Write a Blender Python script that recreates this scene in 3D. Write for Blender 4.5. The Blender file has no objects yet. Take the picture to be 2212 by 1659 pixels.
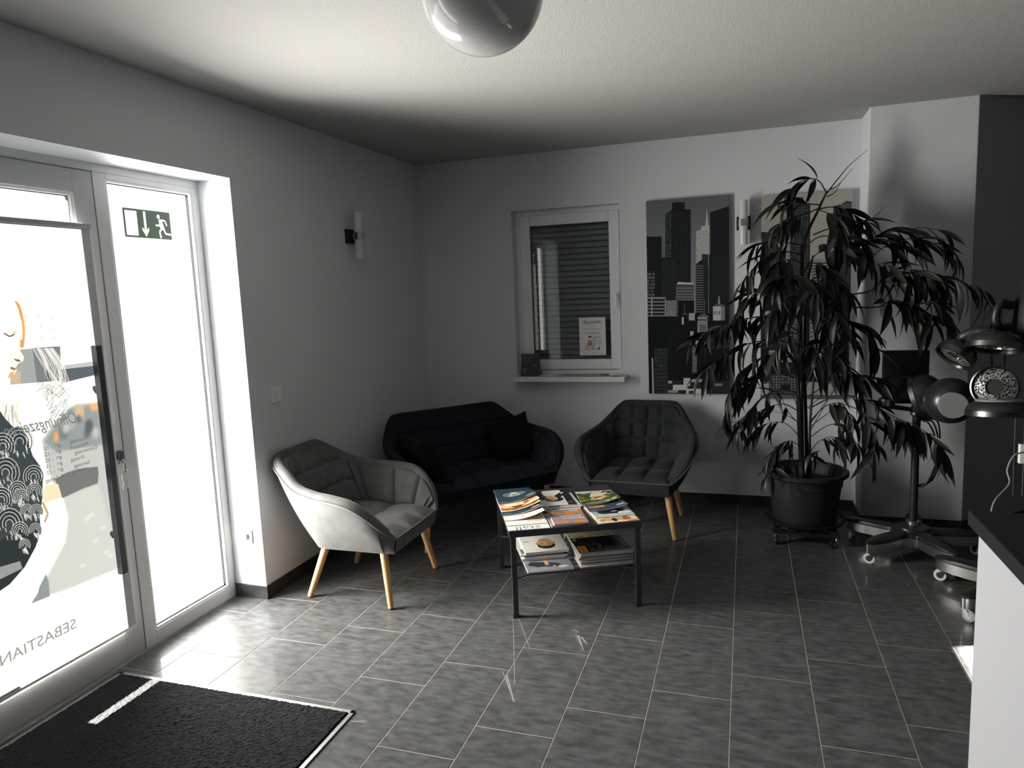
import bpy, bmesh, math, random
import numpy as np
from mathutils import Vector, Matrix
rnd = random.Random(7)
sc = bpy.context.scene
COL = sc.collection
PI = math.pi

# ------------------------------------------------------------------ camera
F, YAW, PITCH, ROLL, CX, CH = 1525.13, -0.322486, -0.131651, -0.0417753, 0.0521583, 1.59680
fwd = Vector((math.sin(YAW)*math.cos(PITCH), math.cos(YAW)*math.cos(PITCH), math.sin(PITCH)))
rgt = Vector((math.cos(YAW), -math.sin(YAW), 0)); upv = rgt.cross(fwd)
r2 = rgt*math.cos(ROLL)+upv*math.sin(ROLL); u2 = -rgt*math.sin(ROLL)+upv*math.cos(ROLL)
CAM = Vector((CX, 0, CH))
cd = bpy.data.cameras.new('camera'); cam = bpy.data.objects.new('camera', cd); COL.objects.link(cam)
m3 = Matrix((r2, u2, -fwd)).transposed(); cam.matrix_world = Matrix.Translation(CAM) @ m3.to_4x4()
cd.sensor_width = 36; cd.lens = F/2212*36; cd.clip_start = .05; cd.clip_end = 200
sc.camera = cam
def ray(u, v): return r2*((u-1106)/F)+u2*(-(v-829.5)/F)+fwd
def fz(u, v, z=0.0): d = ray(u, v); return CAM+d*((z-CH)/d.z)
def fx(u, v, x): d = ray(u, v); return CAM+d*((x-CX)/d.x)
def fy(u, v, y): d = ray(u, v); return CAM+d*(y/d.y)

# ------------------------------------------------------------------ light and exposure
sc.view_settings.view_transform = 'Standard'; sc.view_settings.look = 'None'
sc.view_settings.exposure = 0.0; sc.view_settings.gamma = 1.0; sc.view_settings.use_curve_mapping = False
W = bpy.data.worlds.new('sky'); sc.world = W; W.use_nodes = True
nt = W.node_tree; nt.nodes.clear()
wo = nt.nodes.new('ShaderNodeOutputWorld'); bg = nt.nodes.new('ShaderNodeBackground')
tc = nt.nodes.new('ShaderNodeTexCoord'); sx = nt.nodes.new('ShaderNodeSeparateXYZ'); cr = nt.nodes.new('ShaderNodeValToRGB')
mr = nt.nodes.new('ShaderNodeMapRange'); mr.inputs[1].default_value = -1; mr.inputs[2].default_value = 1
e = cr.color_ramp.elements
e[0].position = 0; e[0].color = (.62, .60, .57, 1)          # sunlit pale paving below the horizon
e[1].position = 1; e[1].color = (.55, .66, .85, 1)
k = cr.color_ramp.elements.new(.49); k.color = (.8, .78, .74, 1)
k = cr.color_ramp.elements.new(.52); k.color = (1, 1, 1, 1)
nt.links.new(tc.outputs['Generated'], sx.inputs[0]); nt.links.new(sx.outputs[2], mr.inputs[0]); nt.links.new(mr.outputs[0], cr.inputs[0])
nt.links.new(cr.outputs[0], bg.inputs[0]); nt.links.new(bg.outputs[0], wo.inputs[0])
bg.inputs[1].default_value = 4.2
sd = bpy.data.lights.new('sun', 'SUN'); so = bpy.data.objects.new('sun', sd); COL.objects.link(so)
sd.energy = 330; sd.angle = math.radians(.6); sd.color = (1, .93, .82)
so.rotation_euler = Vector((1, .285, -.557)).to_track_quat('-Z', 'Y').to_euler()
def portal(name, x, y0, y1, z0, z1):
    l = bpy.data.lights.new(name, 'AREA'); l.shape = 'RECTANGLE'; l.size = z1-z0; l.size_y = y1-y0
    l.cycles.is_portal = True
    o = bpy.data.objects.new(name, l); COL.objects.link(o)
    o.location = (x, (y0+y1)/2, (z0+z1)/2); o.rotation_euler = (0, -PI/2, 0)
portal('daylight_door', -2.72, 1.46, 2.30, .1, 2.12)
FROST = 4.0
ad = bpy.data.lights.new('daylight_side_panel', 'AREA'); ad.shape = 'RECTANGLE'; ad.size = 2.03; ad.size_y = .470; ad.energy = 120; ad.spread = math.radians(132); ad.color = (1, .95, .875)
ao = bpy.data.objects.new('daylight_side_panel', ad); COL.objects.link(ao); ao.location = (-2.6268, 2.718, 1.11); ao.rotation_euler = (0, -PI/2, 0)
sc.cycles.use_denoising = True
sc.cycles.max_bounces = 8; sc.cycles.diffuse_bounces = 4; sc.cycles.transparent_max_bounces = 12
sc.cycles.caustics_reflective = False; sc.cycles.caustics_refractive = False
sc.cycles.sample_clamp_indirect = 8

# ------------------------------------------------------------------ materials
MATS = {}
def mat(name, col=(.8, .8, .8), rough=.5, metal=0, spec=.5, noise=None, bump=None, sheen=0, trans=0, coat=0, emit=0):
    """col rgb; noise=(scale(3), amount, detail) darkens/lightens; bump=(scale, strength, dist)"""
    if name in MATS: return MATS[name]
    m = bpy.data.materials.new(name); m.use_nodes = True; MATS[name] = m
    t = m.node_tree; b = t.nodes['Principled BSDF']; L = t.links.new
    b.inputs['Base Color'].default_value = (*col, 1); b.inputs['Roughness'].default_value = rough
    b.inputs['Metallic'].default_value = metal; b.inputs['Specular IOR Level'].default_value = spec
    b.inputs['Coat Weight'].default_value = coat; b.inputs['Coat Roughness'].default_value = .07
    if sheen: b.inputs['Sheen Weight'].default_value = sheen; b.inputs['Sheen Roughness'].default_value = .35
    g = t.nodes.new('ShaderNodeNewGeometry'); oi = t.nodes.new('ShaderNodeObjectInfo')
    ad = t.nodes.new('ShaderNodeVectorMath'); ad.operation = 'MULTIPLY_ADD'
    cb = t.nodes.new('ShaderNodeCombineXYZ')
    for i in range(3): L(oi.outputs['Random'], cb.inputs[i])
    ad.inputs[1].default_value = (37, 53, 71); L(cb.outputs[0], ad.inputs[0]); L(g.outputs['Position'], ad.inputs[2])
    def tex(scale, detail):
        mp = t.nodes.new('ShaderNodeMapping')
        mp.inputs['Scale'].default_value = scale if not isinstance(scale, (int, float)) else (scale,)*3
        n = t.nodes.new('ShaderNodeTexNoise'); n.inputs['Scale'].default_value = 1; n.inputs['Detail'].default_value = detail
        L(ad.outputs[0], mp.inputs[0]); L(mp.outputs[0], n.inputs['Vector']); return n
    if noise:
        n = tex(noise[0], noise[2] if len(noise) > 2 else 4)
        rm = t.nodes.new('ShaderNodeMapRange'); rm.inputs[1].default_value = .3; rm.inputs[2].default_value = .7
        rm.inputs[3].default_value = 1-noise[1]; rm.inputs[4].default_value = 1+noise[1]
        L(n.outputs[0], rm.inputs[0])
        vm = t.nodes.new('ShaderNodeVectorMath'); vm.operation = 'SCALE'; vm.inputs[0].default_value = col
        L(rm.outputs[0], vm.inputs['Scale']); L(vm.outputs[0], b.inputs['Base Color'])
    if bump:
        n = tex(bump[0], 3); bp = t.nodes.new('ShaderNodeBump'); bp.inputs['Strength'].default_value = bump[1]
        bp.inputs['Distance'].default_value = bump[2]; L(n.outputs[0], bp.inputs['Height']); L(bp.outputs[0], b.inputs['Normal'])
    if trans: b.inputs['Transmission Weight'].default_value = trans
    return m
def glass_mat(name, tint=(1, 1, 1), refl=1.0):
    m = bpy.data.materials.new(name); m.use_nodes = True; t = m.node_tree; t.nodes.clear(); L = t.links.new
    o = t.nodes.new('ShaderNodeOutputMaterial'); mx = t.nodes.new('ShaderNodeMixShader')
    tr = t.nodes.new('ShaderNodeBsdfTransparent'); tr.inputs[0].default_value = (*tint, 1)
    gl = t.nodes.new('ShaderNodeBsdfGlossy'); gl.inputs['Roughness'].default_value = .01
    fr = t.nodes.new('ShaderNodeFresnel'); fr.inputs[0].default_value = 1.5
    mu = t.nodes.new('ShaderNodeMath'); mu.operation = 'MULTIPLY'; mu.inputs[1].default_value = refl
    L(fr.outputs[0], mu.inputs[0]); L(mu.outputs[0], mx.inputs[0]); L(tr.outputs[0], mx.inputs[1]); L(gl.outputs[0], mx.inputs[2]); L(mx.outputs[0], o.inputs[0])
    return m
def film_back():
    m = bpy.data.materials.new('film_back'); m.use_nodes = True; t = m.node_tree; t.nodes.clear()
    o = t.nodes.new('ShaderNodeOutputMaterial'); tr = t.nodes.new('ShaderNodeBsdfTransparent'); t.links.new(tr.outputs[0], o.inputs[0]); return m
def frost_mat(name, strength, col=(1, .985, .95)):
    m = bpy.data.materials.new(name); m.use_nodes = True; t = m.node_tree; t.nodes.clear(); L = t.links.new
    o = t.nodes.new('ShaderNodeOutputMaterial'); a = t.nodes.new('ShaderNodeAddShader')
    tl = t.nodes.new('ShaderNodeBsdfTranslucent'); tl.inputs[0].default_value = (.016, .016, .016, 1)
    em = t.nodes.new('ShaderNodeEmission'); em.inputs[0].default_value = (*col, 1); em.inputs[1].default_value = strength  # glow put into the glass in place of the sunlight it scatters
    L(tl.outputs[0], a.inputs[0]); L(em.outputs[0], a.inputs[1]); L(a.outputs[0], o.inputs[0])
    return m
def image_mat(name, img, rough=.35, trans=0.0, spec=.4, transcol=.5):
    m = bpy.data.materials.new(name); m.use_nodes = True; t = m.node_tree; L = t.links.new
    b = t.nodes['Principled BSDF']; b.inputs['Roughness'].default_value = rough; b.inputs['Specular IOR Level'].default_value = spec
    uv = t.nodes.new('ShaderNodeUVMap'); uv.uv_map = 'UVMap'
    tx = t.nodes.new('ShaderNodeTexImage'); tx.image = img; tx.extension = 'EXTEND'
    L(uv.outputs[0], tx.inputs[0]); L(tx.outputs[0], b.inputs['Base Color'])
    if trans:
        o = t.nodes['Material Output']; mx = t.nodes.new('ShaderNodeMixShader'); mx.inputs[0].default_value = trans
        tl = t.nodes.new('ShaderNodeBsdfTranslucent'); sv = t.nodes.new('ShaderNodeVectorMath'); sv.operation = 'SCALE'; sv.inputs['Scale'].default_value = transcol
        L(tx.outputs[0], sv.inputs[0]); L(sv.outputs[0], tl.inputs[0]); L(b.outputs[0], mx.inputs[1]); L(tl.outputs[0], mx.inputs[2]); L(mx.outputs[0], o.inputs[0])
    return m
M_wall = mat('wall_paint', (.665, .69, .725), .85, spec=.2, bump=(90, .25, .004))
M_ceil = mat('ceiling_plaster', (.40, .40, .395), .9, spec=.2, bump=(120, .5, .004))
M_dkwall = mat('dark_wall_paint', (.36, .39, .41), .8, spec=.2, bump=(90, .2, .003))
M_tile = mat('anthracite_tile', (.081, .083, .086), .40, spec=.14, coat=.14, noise=((16, 40, 16), .38, 8))
M_grout = mat('grout', (.52, .50, .46), .8)
M_base = mat('skirting_tile', (.035, .036, .04), .2, spec=.5, noise=((20, 20, 30), .3, 5))
M_frame = mat('white_frame', (.60, .61, .62), .35, spec=.4)
M_frame_d = mat('grey_door_frame', (.42, .425, .44), .4, spec=.4)
M_bead = mat('glazing_bead', (.8, .8, .8), .35)
M_seal = mat('rubber_seal', (.03, .03, .03), .6)
M_black = mat('black_metal', (.012, .012, .014), .45, spec=.4); M_tblack = mat('table_black', (.028, .028, .03), .30, spec=.6)
M_plast = mat('black_plastic', (.015, .016, .018), .42, spec=.45)
M_plast2 = mat('satin_black', (.017, .018, .020), .3, spec=.5)
M_chrome = mat('chrome', (.75, .75, .75), .12, metal=1)
M_alu = mat('brushed_aluminium', (.55, .55, .55), .32, metal=1)
M_steel = mat('dark_steel', (.10, .11, .12), .35, metal=.8)
M_wood = mat('oak_leg', (.62, .36, .16), .5, spec=.35, noise=((60, 60, 6), .22, 5))
M_white = mat('white_plastic', (.8, .8, .8), .4)
M_paper = mat('paper', (.82, .81, .78), .7, spec=.2)
M_glass = glass_mat('clear_glass')
M_glass2 = glass_mat('window_glass', (.95, .97, .97), 1.1)
M_frost = frost_mat('frosted_glass', FROST)
M_opal = mat('opal_glass', (.62, .63, .64), .12, spec=.6, coat=.4)
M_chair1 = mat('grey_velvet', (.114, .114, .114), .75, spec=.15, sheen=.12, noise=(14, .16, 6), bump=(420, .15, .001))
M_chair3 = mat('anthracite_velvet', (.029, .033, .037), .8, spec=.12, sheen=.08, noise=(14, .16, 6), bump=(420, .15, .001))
M_sofa = mat('midnight_velvet', (.014, .017, .024), .8, spec=.1, sheen=.04, noise=(14, .16, 6), bump=(420, .15, .001))
M_pipe1 = mat('grey_piping', (.13, .13, .13), .7, sheen=.2)
M_pipe3 = mat('anthracite_piping', (.05, .05, .052), .7, sheen=.2)
M_cush = mat('black_fabric', (.006, .006, .008), .9, spec=.15, bump=(500, .2, .001))
M_pile = mat('mat_pile', (.0115, .0125, .0145), .95, spec=.1, noise=(130, .5, 3), bump=(300, .8, .004))
M_leaf = mat('leaf_green', (.009, .012, .010), .40, spec=.3, noise=(6, .3, 3))
M_leaf2 = mat('leaf_dusty', (.018, .022, .019), .48, spec=.3, noise=(6, .3, 3))
M_bark = mat('bark', (.022, .020, .018), .8, noise=(40, .3, 4))
M_soil = mat('soil', (.02, .016, .012), .95, bump=(120, .9, .01))
M_pot = mat('dark_pot', (.016, .018, .021), .55, spec=.3)
M_panel = mat('white_laminate', (.355, .365, .39), .4, spec=.35)
M_top = mat('black_worktop', (.012, .012, .014), .35, spec=.4)
M_slat = mat('shutter_grey', (.22, .24, .25), .55)
M_wfr = mat('window_white', (.74, .765, .80), .35, spec=.4)
M_sill = mat('sill_stone', (.70, .71, .72), .3, noise=(30, .05, 4))
M_grey = mat('grey_plastic', (.25, .26, .27), .4)
M_stick = mat('grey_sticker', (.33, .34, .35), .5)
M_keyt = mat('key_tag', (.75, .72, .62), .35)

# ------------------------------------------------------------------ mesh helpers
class MB:
    def __init__(s): s.v = []; s.f = []; s.mi = []; s.uv = {}
    def add(s, vs, fs, mi=0):
        o = len(s.v); s.v += [tuple(p) for p in vs]
        for f in fs: s.f.append(tuple(i+o for i in f)); s.mi.append(mi)
    def box(s, x0, x1, y0, y1, z0, z1, mi=0, M=None):
        vs = [Vector((x, y, z)) for x in (x0, x1) for y in (y0, y1) for z in (z0, z1)]
        if M is not None: vs = [M @ p for p in vs]
        s.add(vs, [(0, 1, 3, 2), (4, 6, 7, 5), (0, 4, 5, 1), (2, 3, 7, 6), (0, 2, 6, 4), (1, 5, 7, 3)], mi); return s
    def bar(s, p, q, w, h, mi=0, up=(0, 0, 1)):
        p, q = Vector(p), Vector(q); d = (q-p); L = d.length; d.normalize()
        x = d.cross(Vector(up)); x = x.normalized() if x.length > 1e-4 else Vector((1, 0, 0)); y = x.cross(d)
        M = Matrix((x, d, y)).transposed().to_4x4(); M.translation = p
        return s.box(-w/2, w/2, 0, L, -h/2, h/2, mi, M)
    def cyl(s, p, q, r0, r1=None, n=16, mi=0, cap=True):
        return s.tube([p, q], [r0, r0 if r1 is None else r1], n, mi, cap)
    def tube(s, pts, r, n=8, mi=0, cap=True, closed=False):
        pts = [Vector(p) for p in pts]; k = len(pts); rs = r if isinstance(r, (list, tuple)) else [r]*k
        up = None; o = len(s.v); vs = []; fs = []
        for i, p in enumerate(pts):
            a = pts[(i-1) % k] if (i or closed) else p; b = pts[(i+1) % k] if (i < k-1 or closed) else p
            d = (b-a).normalized() if (b-a).length > 1e-9 else Vector((0, 0, 1))
            if up is None:
                up = Vector((0, 0, 1)) if abs(d.z) < .9 else Vector((1, 0, 0))
            x = d.cross(up); x = x.normalized() if x.length > 1e-5 else d.orthogonal().normalized(); up = x.cross(d)
            for j in range(n):
                t = 2*PI*j/n; vs.append(p+(x*math.cos(t)+up*math.sin(t))*rs[i])
        m = k if closed else k-1
        for i in range(m):
            for j in range(n):
                a = i*n+j; b = i*n+(j+1) % n; c = ((i+1) % k)*n+(j+1) % n; e = ((i+1) % k)*n+j
                fs.append((a, b, c, e))
        if cap and not closed: fs.append(tuple(range(n-1, -1, -1))); fs.append(tuple((k-1)*n+j for j in range(n)))
        s.add(vs, fs, mi); return s
    def lathe(s, prof, n=32, M=None, mi=0, a0=0, a1=2*PI):
        full = abs(a1-a0-2*PI) < 1e-6; m = n if full else n+1; vs = []; fs = []
        for r, z in prof:
            for j in range(m):
                t = a0+(a1-a0)*j/n; p = Vector((r*math.cos(t), r*math.sin(t), z)); vs.append(M @ p if M is not None else p)
        for i in range(len(prof)-1):
            for j in range(n):
                b = (j+1) % m
                fs.append((i*m+j, i*m+b, (i+1)*m+b, (i+1)*m+j))
        s.add(vs, fs, mi); return s
    def prism(s, pts, z0, z1, M=None, mi=0):
        n = len(pts); vs = [Vector((*p, z0)) for p in pts]+[Vector((*p, z1)) for p in pts]
        if M is not None: vs = [M @ p for p in vs]
        s.add(vs, [tuple(range(n-1, -1, -1)), tuple(range(n, 2*n))]+[(i, (i+1) % n, n+(i+1) % n, n+i) for i in range(n)], mi); return s
    def grid(s, fn, nu, nv, mi=0, cu=False):
        vs = [fn(i/nu, j/nv) for j in range(nv+1) for i in range(nu+1)]
        s.add(vs, [(j*(nu+1)+i, j*(nu+1)+i+1, (j+1)*(nu+1)+i+1, (j+1)*(nu+1)+i) for j in range(nv) for i in range(nu)], mi); return s
def obj(name, mb, mats, parent=None, smooth=None, bevel=0, world=False, loc=None, fixn=True, seg=2, merge=False):
    me = bpy.data.meshes.new(name); off = Vector((0, 0, 0))
    if world and parent is not None: off = parent.location
    if loc is not None: off = Vector(loc)
    me.from_pydata([tuple(Vector(p)-off) for p in mb.v], [], mb.f)
    for m in (mats if isinstance(mats, (list, tuple)) else [mats]): me.materials.append(m)
    me.polygons.foreach_set('material_index', mb.mi)
    if bevel or fixn or merge:
        bm = bmesh.new(); bm.from_mesh(me)
        if merge: bmesh.ops.remove_doubles(bm, verts=bm.verts, dist=1e-5)
        if fixn: bmesh.ops.recalc_face_normals(bm, faces=bm.faces)
        if bevel:
            es = [ed for ed in bm.edges if len(ed.link_faces) == 2 and ed.calc_face_angle(0) > .5]
            bmesh.ops.bevel(bm, geom=es, offset=bevel, segments=seg, affect='EDGES', profile=.6, clamp_overlap=True)
        bm.to_mesh(me); bm.free()
    if smooth:
        me.polygons.foreach_set('use_smooth', [True]*len(me.polygons))
        if smooth < 3: me.set_sharp_from_angle(angle=smooth)
    o = bpy.data.objects.new(name, me); COL.objects.link(o)
    if parent is not None: o.parent = parent
    if loc is not None: o.location = loc
    return o
def thing(name, label, cat, loc=(0, 0, 0), rz=0, group=None):
    o = bpy.data.objects.new(name, None); COL.objects.link(o); o.empty_display_size = .1
    o.location = loc; o.rotation_euler = (0, 0, rz); o['label'] = label; o['category'] = cat
    if group: o['group'] = group
    return o
def tag(o, label, cat, group=None):
    o['label'] = label; o['category'] = cat
    if group: o['group'] = group
    return o
def struct(name, mb=None, mats=None, parent=None, **k):
    if mb is None:
        o = bpy.data.objects.new(name, None); COL.objects.link(o)
    else: o = obj(name, mb, mats, parent, **k)
    if parent is None: o['kind'] = 'structure'
    return o
def dup_part(src, parent, loc=None, rot=None, name=None):
    c = src.copy(); COL.objects.link(c); c.parent = parent
    if loc is not None: c.location = loc
    if rot is not None: c.rotation_euler = rot
    return c
def sheet(name, O, ux, uy, w, h, t, mats, parent=None, nx=1, ny=1, zf=None, world=False, flip=False):
    """printed slab: face 0 (front) carries UVs 0..1, the rest is material 1"""
    O, ux, uy = Vector(O), Vector(ux).normalized(), Vector(uy).normalized(); n = ux.cross(uy)
    off = parent.location if (world and parent is not None) else Vector((0, 0, 0))
    vs = []; fs = []; mi = []; uvs = []
    def P(i, j, top):
        x = w*i/nx; y = h*j/ny; z = zf(i/nx, j/ny) if zf else 0
        return O+ux*x+uy*y+n*(z+(t if top else 0))-off
    for top in (1, 0):
        for j in range(ny+1):
            for i in range(nx+1): vs.append(P(i, j, top))
    N = (nx+1)*(ny+1); id_ = lambda i, j, top: (0 if top else N)+j*(nx+1)+i
    for j in range(ny):
        for i in range(nx):
            fs.append((id_(i, j, 1), id_(i+1, j, 1), id_(i+1, j+1, 1), id_(i, j+1, 1))); mi.append(0)
            uvs.append([(i/nx, j/ny), ((i+1)/nx, j/ny), ((i+1)/nx, (j+1)/ny), (i/nx, (j+1)/ny)])
            fs.append((id_(i, j, 0), id_(i, j+1, 0), id_(i+1, j+1, 0), id_(i+1, j, 0))); mi.append(1); uvs.append([(0, 0)]*4)
    for i in range(nx):
        for j, r in ((0, 0), (ny, 1)):
            q = (id_(i, j, 0), id_(i+1, j, 0), id_(i+1, j, 1), id_(i, j, 1)); fs.append(q if not r else q[::-1]); mi.append(1); uvs.append([(0, 0)]*4)
    for j in range(ny):
        for i, r in ((0, 1), (nx, 0)):
            q = (id_(i, j, 0), id_(i, j+1, 0), id_(i, j+1, 1), id_(i, j, 1)); fs.append(q if not r else q[::-1]); mi.append(1); uvs.append([(0, 0)]*4)
    me = bpy.data.meshes.new(name); me.from_pydata([tuple(p) for p in vs], [], fs)
    for m in mats: me.materials.append(m)
    me.polygons.foreach_set('material_index', mi)
    ul = me.uv_layers.new(name='UVMap'); flat = []
    for q in uvs:
        for c in q: flat += ([1-c[0], c[1]] if flip else list(c))
    ul.data.foreach_set('uv', flat)
    o = bpy.data.objects.new(name, me); COL.objects.link(o)
    if parent is not None: o.parent = parent
    return o

# ------------------------------------------------------------------ flat prints, drawn by numpy
_tx = {}
def text_tris(s):
    if s in _tx: return _tx[s]
    c = bpy.data.curves.new('tmp', 'FONT'); c.body = s; c.size = 1; c.resolution_u = 4
    o = bpy.data.objects.new('tmp', c); COL.objects.link(o)
    dg = bpy.context.evaluated_depsgraph_get(); me = bpy.data.meshes.new_from_object(o.evaluated_get(dg))
    me.calc_loop_triangles()
    co = np.array([v.co[:2] for v in me.vertices]); tr = np.array([t.vertices[:] for t in me.loop_triangles])
    bpy.data.objects.remove(o); bpy.data.curves.remove(c); bpy.data.meshes.remove(me)
    r = co[tr] if len(tr) else np.zeros((0, 3, 2)); _tx[s] = r
    return r
class Pic:
    """canvas in unit square coordinates, (0,0) lower left, aspect w:h"""
    def __init__(s, name, w, h, col=(1, 1, 1), ss=2):
        s.name, s.w, s.h, s.ss = name, w, h, ss
        s.a = np.empty((h*ss, w*ss, 3), np.float32); s.a[:] = col
    def poly(s, pts, col, alpha=1.0):
        H, Wd = s.a.shape[:2]; P = np.array(pts, float)*[Wd, H]
        x0, y0 = np.floor(P.min(0)).astype(int); x1, y1 = np.ceil(P.max(0)).astype(int)
        x0, y0 = max(x0, 0), max(y0, 0); x1, y1 = min(x1, Wd), min(y1, H)
        if x1 <= x0 or y1 <= y0: return
        X = np.arange(x0, x1)+.5; Y = (np.arange(y0, y1)+.5)[:, None]; ins = np.zeros((y1-y0, x1-x0), bool)
        for (ax, ay), (bx, by) in zip(P, np.roll(P, -1, 0)):
            if ay == by: continue
            c = (ay > Y) != (by > Y); xi = (bx-ax)*(Y-ay)/(by-ay)+ax; ins ^= c & (X < xi)
        v = s.a[y0:y1, x0:x1]; v[ins] = v[ins]*(1-alpha)+np.array(col, np.float32)*alpha
    def rect(s, x0, y0, x1, y1, col, alpha=1.0): s.poly([(x0, y0), (x1, y0), (x1, y1), (x0, y1)], col, alpha)
    def ell(s, cx, cy, rx, ry, col, alpha=1.0, n=28, a0=0, a1=2*PI):
        s.poly([(cx+rx*math.cos(a0+(a1-a0)*i/n), cy+ry*math.sin(a0+(a1-a0)*i/n)) for i in range(n)], col, alpha)
    def line(s, pts, wd, col, alpha=1.0):
        asp = s.w/s.h
        for (ax, ay), (bx, by) in zip(pts, pts[1:]):
            dx, dy = bx-ax, (by-ay)/asp; L = math.hypot(dx, dy) or 1e-9; nx, ny = -dy/L*wd/2, dx/L*wd/2*asp
            s.poly([(ax+nx, ay+ny), (bx+nx, by+ny), (bx-nx, by-ny), (ax-nx, ay-ny)], col, alpha)
    def text(s, st, x, y, size, col, ang=0, mirror=False, shear=0, align='L', sx=1.0, alpha=1.0):
        T = text_tris(st)
        if not len(T): return
        asp = s.w/s.h; T = T*[sx, 1]; wd = T[..., 0].max()
        ox = {'L': 0, 'C': -wd/2, 'R': -wd}[align]
        X = (T[..., 0]+ox+shear*T[..., 1])*size; Y = T[..., 1]*size
        if mirror: X = -X
        c, n = math.cos(ang), math.sin(ang); X, Y = X*c-Y*n, X*n+Y*c
        for a, b in zip(X, Y): s.poly([(x+p, y+q*asp) for p, q in zip(a, b)], col, alpha)
    def noise(s, amt, seed=0, sc_=1):
        r = np.random.default_rng(seed); H, Wd = s.a.shape[:2]
        n = r.normal(0, amt, (H//sc_+1, Wd//sc_+1, 1)).repeat(sc_, 0).repeat(sc_, 1)[:H, :Wd]; s.a = s.a*(1+n).astype(np.float32)
    def blur(s, k):
        for ax in (0, 1):
            for _ in range(2):
                pad = [(0, 0)]*3; pad[ax] = (k, k); b = np.pad(s.a, pad, mode='edge').cumsum(ax, dtype=np.float64)
                z = np.zeros_like(np.take(b, [0], ax)); b = np.concatenate([z, b], ax); L = s.a.shape[ax]
                s.a = ((np.take(b, range(2*k+1, 2*k+1+L), ax)-np.take(b, range(0, L), ax))/(2*k+1)).astype(np.float32)
    def image(s):
        a = np.clip(s.a, 0, 1); H, Wd = s.h, s.w; a = a.reshape(H, s.ss, Wd, s.ss, 3).mean((1, 3))
        im = bpy.data.images.new(s.name, Wd, H); px = np.ones((H, Wd, 4), np.float32); px[..., :3] = a
        im.pixels.foreach_set(px.ravel()); im.update(); im.pack(); return im

# ================================================================== structure
TW, TL = .300, .5953
fl = MB(); fl.box(-2.75, 4.3, -3.1, 7.2, -.08, -.0014); floor = struct('floor', fl, M_grout)
def tile_mesh(w, l, name='tile'):
    t = MB(); g = .0017; c = .0010
    x0, x1, y0, y1 = g, w-g, g, l-g
    ring = lambda d, z: [(x0+d, y0+d, z), (x1-d, y0+d, z), (x1-d, y1-d, z), (x0+d, y1-d, z)]
    vs = ring(0, -.003)+ring(0, -c)+ring(c, 0)
    t.add(vs, [(i+4*k, (i+1) % 4+4*k, (i+1) % 4+4*k+4, i+4*k+4) for k in (0, 1) for i in range(4)]+[(8, 9, 10, 11)])
    return t
full = None; far = MB()
for c in range(-9, 15):
    y = 3.442+.19843*c; y -= TL*math.ceil((y+3.0)/TL)
    x0 = c*TW; w = TW
    if c == -9: x0, w = -2.6, .2
    while y < 7.0:
        a, b = max(y, -3.0), min(y+TL, 7.0)
        vis = x0 < 2.4 and b > .2 and a < 5.2
        if x0 < .7: b = min(b, 5.18)
        if c == -9:
            b = min(b, 3.02); a = max(a, 1.0)
        if b-a > .02:
            if not vis:
                t = tile_mesh(w, b-a); far.add([(p[0]+x0, p[1]+a, p[2]) for p in t.v], t.f)
            elif w == TW and abs(b-a-TL) < 1e-4:
                if full is None: full = obj('tile', tile_mesh(TW, TL), M_tile, floor, fixn=False); full.location = (x0, a, 0)
                else: dup_part(full, floor, (x0, a, 0))
            else:
                o = obj('tile', tile_mesh(w, b-a), M_tile, floor, fixn=False); o.location = (x0, a, 0)
        y += TL
o = obj('tile_field', far, M_tile, floor, fixn=False); o['kind'] = 'stuff'

M_scuff = mat('scuff', (.45, .43, .40), .6)
m = MB()
for (ua, va, ub, vb, k) in ((1094, 1458, 1110, 1517, 3), (1091, 1452, 1106, 1500, 2), (1108, 1330, 1112, 1478, 1), (1120, 1335, 1144, 1400, 1), (1246, 1372, 1258, 1408, 7), (1256, 1376, 1268, 1394, 4), (1240, 1360, 1250, 1370, 3), (755, 1558, 790, 1562, 2)):
    for i in range(k):
        o_ = rnd.uniform(-5, 5) if k > 1 else 0; a, b = fz(ua+o_, va, .0003), fz(ub+o_*.7, vb-rnd.uniform(0, 8), .0003); d = (b-a).cross(Vector((0, 0, 1))).normalized()*.0007
        m.add([a-d, a+d, b+d, b-d], [(0, 1, 2, 3)])
obj('scuff_marks', m, M_scuff, floor, fixn=False)['kind'] = 'stuff'
H = 2.594
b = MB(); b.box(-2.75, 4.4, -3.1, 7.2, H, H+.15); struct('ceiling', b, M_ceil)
b = MB()
b.box(-2.75, -2.4, 3.02, 5.45, 0, H); b.box(-2.75, -2.4, 1.0, 3.02, 2.212, H)
b.box(-2.75, -2.4, -3.1, 1.0, 0, H)
struct('wall_left', b, M_wall)
b = MB(); wx0, wx1, wz0, wz1, YB = -1.631, -.814, .925, 2.186, 5.18
b.box(-2.4, wx0, YB, 5.45, 0, H); b.box(wx1, .755, YB, 5.45, 0, H); b.box(wx0, wx1, YB, 5.45, 0, wz0); b.box(wx0, wx1, YB, 5.45, wz1, H)
struct('wall_back', b, M_wall)
b = MB(); b.box(.755, 1.32, 4.853, 5.6, 0, H); struct('wall_pillar', b, M_wall, bevel=.004)
d = Vector((.826, .563, 0)).normalized(); n = Vector((-d.y, d.x, 0)); A = Vector((1.32, 4.853, 0)); B = A+d*3.6
b = MB(); b.prism([(A.x, A.y), (B.x, B.y), (B.x+n.x*.12, B.y+n.y*.12), (A.x+n.x*.12, A.y+n.y*.12)], 0, H); struct('wall_right', b, M_dkwall)
b = MB(); b.box(4.25, 4.35, -3.1, 7.2, 0, H); b.box(-2.75, 4.35, -3.1, -3.0, 0, H); struct('wall_front', b, mat('salon_wall', (.09, .09, .095), .8))
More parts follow.
